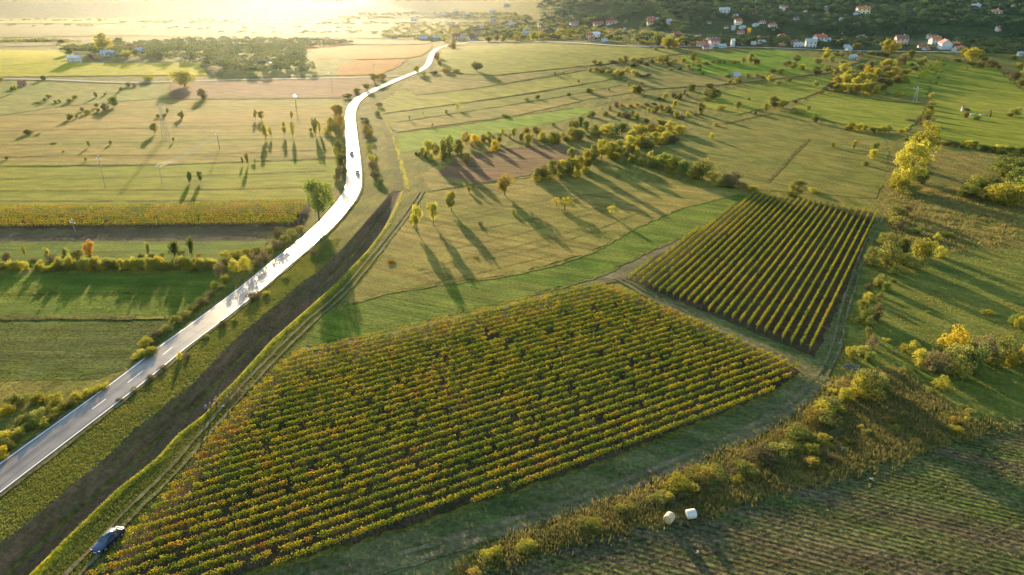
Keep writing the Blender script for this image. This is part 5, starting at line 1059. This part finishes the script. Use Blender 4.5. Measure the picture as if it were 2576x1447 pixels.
def car(X, Y, heading, body_mat, label, Z=None):
    """front points to -x of the local frame before the turn"""
    root = empty('car', (X, Y, Z if Z is not None else hz(X, Y)), heading); tag(root, label, 'car')
    #  x position, half width, sill z, belt z
    sec = [(-2.28, .62, .38, .58), (-2.22, .78, .25, .68), (-1.95, .85, .20, .76), (-1.3, .87, .19, .86), (-.85, .87, .19, .93), (.2, .88, .19, .96), (1.3, .87, .20, .98), (1.75, .85, .22, .97), (2.15, .78, .28, .90), (2.24, .66, .40, .74)]
    bm = bmesh.new(); rings = []
    for x, hw, z0, z1 in sec:
        pts = [(hw*.86, z0), (hw*.98, z0+.10), (hw, (z0+z1)/2), (hw*.96, z1-.08), (hw*.82, z1), (0, z1+.03)]
        rings.append([bm.verts.new((x, y, z)) for y, z in pts] + [bm.verts.new((x, -y, z)) for y, z in pts[:-1][::-1]])
    for a, b in zip(rings, rings[1:]):
        n = len(a)
        for k in range(n): bm.faces.new((a[k], a[(k+1) % n], b[(k+1) % n], b[k]))
    bm.faces.new(rings[0]); bm.faces.new(rings[-1][::-1]); bmesh.ops.recalc_face_normals(bm, faces=bm.faces[:]); me = bpy.data.meshes.new('car_body'); bm.to_mesh(me); bm.free()
    for p in me.polygons: p.use_smooth = True
    b = mobj('body', me, body_mat, root); md = b.modifiers.new('s', 'SUBSURF'); md.levels = md.render_levels = 2
    # glasshouse: belt to roof
    g = [(-1.05, .76, .92), (1.72, .76, .95), (1.15, .60, 1.36), (-.35, .60, 1.38)]
    mb = MB(); P = [(x, s*y, z) for s in (1, -1) for x, y, z in g]
    mb.poly(P, [(0, 1, 2, 3), (7, 6, 5, 4), (3, 2, 6, 7), (1, 5, 6, 2), (0, 3, 7, 4)]); mb.build('cabin', body_mat, root)
    def pane(name, q, off):
        q = [Vector(p) for p in q]; n = (q[1]-q[0]).cross(q[3]-q[0]).normalized(); c = sum(q, Vector())/4
        if n.dot(c-Vector((.3, 0, .9))) < 0: n = -n
        m2 = MB(); o = [c+(p-c)*.9+n*off for p in q]; i = [c+(p-c)*.9-n*.02 for p in q]; m2.poly(o+i, [(0, 1, 2, 3), (4, 7, 6, 5), (0, 4, 5, 1), (1, 5, 6, 2), (2, 6, 7, 3), (3, 7, 4, 0)]); m2.build(name, CG, root)
    pane('windscreen', [P[0], P[3], P[7], P[4]], .012); pane('rear_window', [P[1], P[2], P[6], P[5]], .012)
    for s in (0, 4):
        a, b_, c, d_ = P[s], P[s+1], P[s+2], P[s+3]; L2 = lambda p, q, t: tuple(p[i]+(q[i]-p[i])*t for i in range(3))
        m1, m2_ = L2(a, b_, .48), L2(d_, c, .45); pane('side_window', [a, m1, m2_, d_], .012); pane('side_window', [m1, b_, c, m2_], .012)
    MB().box(-.42, 1.2, -.58, .58, 1.365, 1.42, .03).build('roof', body_mat, root, True)
    for x in (-1.42, 1.38):
        for s in (-1, 1):
            wo = empty('wheel', (x, s*.80, .31)); wo.parent = root
            m2 = MB(); m2.tube((0, -.10, 0), (0, .10, 0), .31, .31, 24); m2.build('tyre', RUB, wo); m3 = MB(); m3.tube((0, s*.102, 0), (0, s*.115, 0), .20, .19, 16); m3.build('rim', RIM, wo)
    for s in (-1, 1):
        MB().box(-2.25, -2.10, s*.62-.14, s*.62+.14, .55, .67, .02).build('headlight', LAMP, root); MB().box(2.10, 2.23, s*.62-.13, s*.62+.13, .62, .78, .02).build('tail_light', TAIL, root)
        MB().box(-.75, -.6, s*.92-.08, s*.92+.08, .92, 1.05, .02).build('wing_mirror', body_mat, root)
    MB().box(-2.31, -2.2, -.42, .42, .46, .58, .01).build('grille', BLK, root); MB().box(-2.36, -2.29, -.26, .26, .33, .44).build('number_plate', WALLS['white'], root)
    return root
NAVY = paint('navy_paint', (.012, .022, .06), .25); GREY = paint('grey_paint', (.10, .10, .10), .35); LIGHT = paint('silver_paint', (.5, .48, .46), .35)
fx, fy = flat(241, 1396); rx, ry = flat(299, 1345); ang = math.atan2(ry-fy, rx-fx)
L0 = math.hypot(rx-fx, ry-fy); car(fx+(rx-fx)/L0*2.3, fy+(ry-fy)/L0*2.3, ang, NAVY, 'dark blue car parked on the grass at the end of the vine rows', Z=.03)
def on_road(x, y, heading_to_cam, mat, label):
    X, Y, _ = at(x, y); i = min(range(1, len(RS)-1), key=lambda k: (RS[k][0]-Vector((X, Y))).length); d = (RS[i+1][0]-RS[i-1][0]).normalized()
    car(X, Y, math.atan2(d.y, d.x) + (0 if heading_to_cam else math.pi), mat, label, Z=hz(X, Y)+.285)
on_road(885, 391, True, GREY, 'dark car, farther of the two driving on the bright road'); on_road(899, 438, False, LIGHT, 'pale car, nearer of the two driving on the bright road')
# ------------------------------------------------------------------ people
SKIN = simple('skin', (.45, .28, .2), .6, var=.05); 
def skin_mesh(name, nodes, edges, mat, parent, sub=2, root_i=0):
    me = bpy.data.meshes.new(name); me.from_pydata([n[0] for n in nodes], edges, []); me.update(); o = mobj(name, me, mat, parent)
    md = o.modifiers.new('skin', 'SKIN'); md.use_smooth_shade = True
    for i, n in enumerate(nodes): me.skin_vertices[0].data[i].radius = (n[1], n[2] if len(n) > 2 else n[1]); me.skin_vertices[0].data[i].use_root = (i == root_i)
    s = o.modifiers.new('sub', 'SUBSURF'); s.levels = s.render_levels = sub; return o
def person(X, Y, rz, top, legs, hair, label, arm=(0, 0), bend=0):
    root = empty('person', (X, Y, hz(X, Y)+.15), rz); tag(root, label, 'person', 'people by the ditch')
    b = bend
    n = [((0, 0, .95), .15, .11), ((0, -b*.3, 1.18), .13, .10), ((0, -b*.7, 1.40), .15, .10), ((0, -b, 1.52), .055), ((0, -b*1.05, 1.63), .085, .095), ((0, -b*1.05, 1.74), .07, .08)]
    e = [(0, 1), (1, 2), (2, 3), (3, 4), (4, 5)]
    for s in (-1, 1):
        sh = len(n); ax, ay = (arm[0] if s < 0 else arm[1]), .05
        n += [((s*.20, -b*.7, 1.40), .055), ((s*.25, -b*.7-ax*.12, 1.13), .045), ((s*.26, -b*.7-ax*.32-.04, .92+ax*.18), .033), ((s*.26, -b*.7-ax*.38-.05, .85+ax*.18), .030, .018)]
        e += [(2, sh), (sh, sh+1), (sh+1, sh+2), (sh+2, sh+3)]
        h0 = n[sh+3][0]
        for k in range(4):
            i = len(n); y_ = (k-1.5)*.019; l = [.062, .075, .070, .055][k]; n += [((h0[0], h0[1]+y_, h0[2]-.03), .008), ((h0[0]-s*.012, h0[1]+y_*1.1, h0[2]-.03-l), .0065)]; e += [(sh+3, i), (i, i+1)]
        i = len(n); n += [((h0[0]-s*.01, h0[1]-.035, h0[2]+.005), .009), ((h0[0]-s*.015, h0[1]-.05, h0[2]-.035), .008)]; e += [(sh+3, i), (i, i+1)]
        hp = len(n); n += [((s*.09, 0, .88), .085), ((s*.10, -.02, .48), .055), ((s*.10, .02, .10), .038), ((s*.11, -.12, .035), .034, .028)]; e += [(0, hp), (hp, hp+1), (hp+1, hp+2), (hp+2, hp+3)]
    skin_mesh('body', n, e, SKIN, root)
    t = [((0, 0, .90), .17, .125), ((0, -b*.3, 1.18), .155, .12), ((0, -b*.7, 1.41), .17, .115), ((0, -b*.9, 1.47), .08)]; te = [(0, 1), (1, 2), (2, 3)]
    l = [((0, 0, .95), .165, .125)]; le = []
    for s in (-1, 1):
        ax = arm[0] if s < 0 else arm[1]; i = len(t); t += [((s*.20, -b*.7, 1.40), .072), ((s*.25, -b*.7-ax*.12, 1.13), .06), ((s*.26, -b*.7-ax*.30-.03, .95+ax*.18), .048)]; te += [(2, i), (i, i+1), (i+1, i+2)]
        i = len(l); l += [((s*.09, 0, .86), .10), ((s*.10, -.02, .48), .072), ((s*.10, .02, .12), .058)]; le += [(0, i), (i, i+1), (i+1, i+2)]
        MB().box(s*.11-.05, s*.11+.05, -.19, .08, -.01, .09, .03).build('shoe', BLK, root, True)
    skin_mesh('jacket', t, te, simple('jacket_cloth', top, .9), root); skin_mesh('trousers', l, le, simple('trouser_cloth', legs, .9), root)
    bm = bmesh.new(); bmesh.ops.create_uvsphere(bm, u_segments=16, v_segments=10, radius=1)
    for v in bm.verts: v.co = Vector((v.co.x*.098, v.co.y*.115+.02-b*1.05, max(v.co.z, -.35)*.115+1.70))
    me = bpy.data.meshes.new('hair'); bm.to_mesh(me); bm.free(); mobj('hair', me, simple('hair_colour', hair, .7), root)
    for s in (-1, 1): MB().tube((s*.035, -.088-b*1.05, 1.665), (s*.035, -.10-b*1.05, 1.665), .012, .010, 8).build('eye', BLK, root)
    MB().tube((0, -.09-b*1.05, 1.63), (0, -.115-b*1.05, 1.625), .016, .008, 6).build('nose', SKIN, root)
P1 = flat(521, 1044); P2 = flat(533, 1037); P3 = flat(547, 1028)
person(P1[0], P1[1], R(60), (.10, .09, .16), (.03, .03, .04), (.05, .03, .02), 'person standing in dark clothes, leftmost of the group on the ditch edge', arm=(0, .2))
person(P2[0], P2[1], R(-40), (.10, .09, .11), (.025, .022, .03), (.04, .03, .02), 'person standing in a grey top, middle of the group on the ditch edge', arm=(.5, .6))
person(P3[0], P3[1], R(-100), (.42, .04, .16), (.03, .03, .035), (.06, .04, .03), 'person in a crimson pink jacket leaning over, rightmost of the group', arm=(.9, .8), bend=.15)
bgp = flat(562, 1026); br = empty('bag', (bgp[0], bgp[1], hz(*bgp)+.16), .4); tag(br, 'small white bag lying on the grass right of the people', 'bag')
bm = bmesh.new(); bmesh.ops.create_uvsphere(bm, u_segments=20, v_segments=12, radius=1)
for v in bm.verts: v.co = Vector((v.co.x*.27*(1+.1*math.sin(v.co.y*7)), v.co.y*.18, max(v.co.z, -.8)*.14+.11))
me = bpy.data.meshes.new('bag_body'); bm.to_mesh(me); bm.free(); mobj('bag_body', me, WALLS['white'], br); MB().tube((-.1, 0, .21), (0, 0, .30), .015).tube((0, 0, .30), (.1, 0, .21), .015).build('handle', WALLS['white'], br)
bx, by = flat(578, 1003); hh_ = 500
C = rng.normal(size=(hh_, 3))*np.array([1.1, 2.3, .28]); C[:, 2] = np.abs(C[:, 2])+.1; ca, sa = math.cos(R(-10)), math.sin(R(-10))
C = np.column_stack([C[:, 0]*ca-C[:, 1]*sa, C[:, 0]*sa+C[:, 1]*ca, C[:, 2]])
v, f = leaf_quads(C, .55, asp=.16); bo = mobj('brush_pile', np_mesh('brush_pile', v, 4, f), LEAF['b']); bo.location = (bx, by, hz(bx, by)); tag(bo, 'dark heap of cut brushwood beyond the people on the ditch edge', 'brush pile', kind='stuff')
# ------------------------------------------------------------------ grass and weeds
def tufts(name, polys, n, mat, label, hmin=.25, hmax=.6, blades=5, wid=.05, clump=True, z='D', cat='grass'):
    V_ = []; 
    for poly, share in polys:
        P = np.array(scatter(poly, max(4, int(n*share/ (12 if clump else 1))), z, avoid=False))
        if clump: P = np.repeat(P, 12, 0) + rng.normal(size=(len(P)*12, 2))*1.1
        P = P[rng.random(len(P)) < 1.0]
        B_ = np.repeat(P, blades, 0) + rng.normal(size=(len(P)*blades, 2))*.13; m = len(B_); hh = rng.uniform(hmin, hmax, m); an = rng.uniform(0, 6.28, m); ln = rng.uniform(.05, .45, m)*hh
        z0 = hfun(B_[:, 0], B_[:, 1]); wv = np.column_stack([np.cos(an+1.57)*wid, np.sin(an+1.57)*wid]); tip = B_ + np.column_stack([np.cos(an)*ln, np.sin(an)*ln])
        V_.append(np.stack([np.column_stack([B_-wv, z0]), np.column_stack([B_+wv, z0]), np.column_stack([tip, z0+hh])], 1).reshape(-1, 3))
    v = np.concatenate(V_); o = mobj(name, np_mesh(name, v, 3, np.arange(len(v))), mat); tag(o, label, cat, kind='stuff')
weed = leaf_mat('weed_blades', (.085, .085, .025), (.13, .11, .035), (.19, .145, .05), ws=.15); grassb = leaf_mat('grass_blades', (.06, .08, .016), (.095, .10, .02), (.14, .12, .03), ws=.1)
tufts('weeds', [([(2100,960),(2250,930),(2430,1060),(2560,1052),(2390,1110),(2150,1185),(1950,1238),(1780,1288),(1500,1348),(1250,1430),(1210,1390),(1500,1285),(1800,1180),(2000,1085)], .55), ([(2230,480),(2560,470),(2560,600),(2400,640),(2250,600)], .25), ([(2120,960),(2000,1070),(1600,1250),(1300,1360),(1310,1390),(1600,1300),(2040,1100)], .2)],
      24000, weed, 'dry yellow weeds and tall grass on the bank beside the ploughed field', .35, 1.0, 5, .06)
tufts('verge_grass', [([(0,1250),(360,968),(470,890),(800,615),(850,600),(800,678),(634,812),(484,960),(334,1080),(167,1228),(0,1365)], .6), ([(90,1470),(190,1345),(300,1238),(450,1105),(590,972),(800,772),(930,640),(960,640),(800,800),(600,1000),(430,1220),(230,1420),(200,1470)], .4)],
      34000, grassb, 'rough grass on the verges either side of the ditch', .1, .32, 5, .04)
tufts('meadow_tufts', [([(2200,640),(2576,600),(2576,1020),(2300,1000),(2160,960),(2150,800)], 1)], 5000, weed, 'scattered pale grass tufts on the right meadow', .15, .4, 4, .05)
tufts('pasture_tufts', [([(1080,490),(1380,450),(1860,485),(1700,528),(1600,570),(1480,636),(1300,686),(1000,731),(880,760),(960,640),(1060,520)], .75), ([(1900,350),(2230,360),(2230,450),(2180,500),(1900,476),(1780,430)], .25)],
      9000, weed, 'small dry weed tufts dotted over the wide pasture', .1, .32, 4, .06)
tufts('left_field_tufts', [([(-20,700),(540,695),(470,800),(400,860),(250,950),(-20,960)], 1)], 5000, grassb, 'short grass tufts on the lower left fields', .08, .22, 4, .05)
stub = leaf_mat('stubble_blades', (.13, .095, .055), (.075, .10, .025), (.17, .125, .075), ws=.12)
# rows of stubble and weeds on the ploughed field
Pf = world_poly([(2640,1062),(2400,1125),(2160,1198),(1950,1248),(1780,1298),(1500,1358),(1190,1462),(1150,1500),(2640,1500)])
u = np.array([math.sin(R(67.5)), math.cos(R(67.5))]); nn = np.array([-u[1], u[0]]); q = [np.dot(p, nn) for p in Pf]; cen = np.mean(Pf, 0); B_ = []
s = min(q)
while s < max(q):
    base = nn*s + u*np.dot(cen, u); ts = clip_line(Pf, base, u)
    if len(ts) >= 2:
        m = int((ts[-1]-ts[0])*11); t = rng.uniform(ts[0], ts[-1], m); keep = (np.sin(t*.21+s*1.7)+np.sin(t*.083+s*.6)+rng.normal(size=m)*.6) > -.5; t = t[keep]
        B_.append(base[None]+t[:, None]*u+rng.normal(size=(len(t), 2))*.10)
    s += .95
B_ = np.concatenate(B_); m = len(B_); hh = rng.uniform(.08, .26, m); an = rng.uniform(0, 6.28, m); wv = np.column_stack([np.cos(an), np.sin(an)])*.07
tip = B_+rng.normal(size=(m, 2))*.08; z0 = np.full(m, .1)
v = np.stack([np.column_stack([B_-wv, z0]), np.column_stack([B_+wv, z0]), np.column_stack([tip, z0+hh])], 1).reshape(-1, 3)
tag(mobj('stubble', np_mesh('stubble', v, 3, np.arange(len(v))), stub), 'rows of brown stubble and green regrowth on the ploughed field', 'stubble', kind='stuff')
# ------------------------------------------------------------------ haze: the air itself
hm = bpy.data.materials.new('haze_air'); hm.use_nodes = True; N, L = hm.node_tree.nodes, hm.node_tree.links; N.clear()
out = N.new('ShaderNodeOutputMaterial'); pv = N.new('ShaderNodeVolumePrincipled'); pv.inputs['Density'].default_value = HAZE_DENSITY; pv.inputs['Anisotropy'].default_value = HAZE_G
pv.inputs['Color'].default_value = (.66, .72, .95, 1); L.new(pv.outputs[0], out.inputs['Volume'])
o = MB().box(-9500, 9500, -300, 12500, -4, 190).build('haze', hm); tag(o, 'thin warm evening haze over the valley', 'haze', kind='stuff')
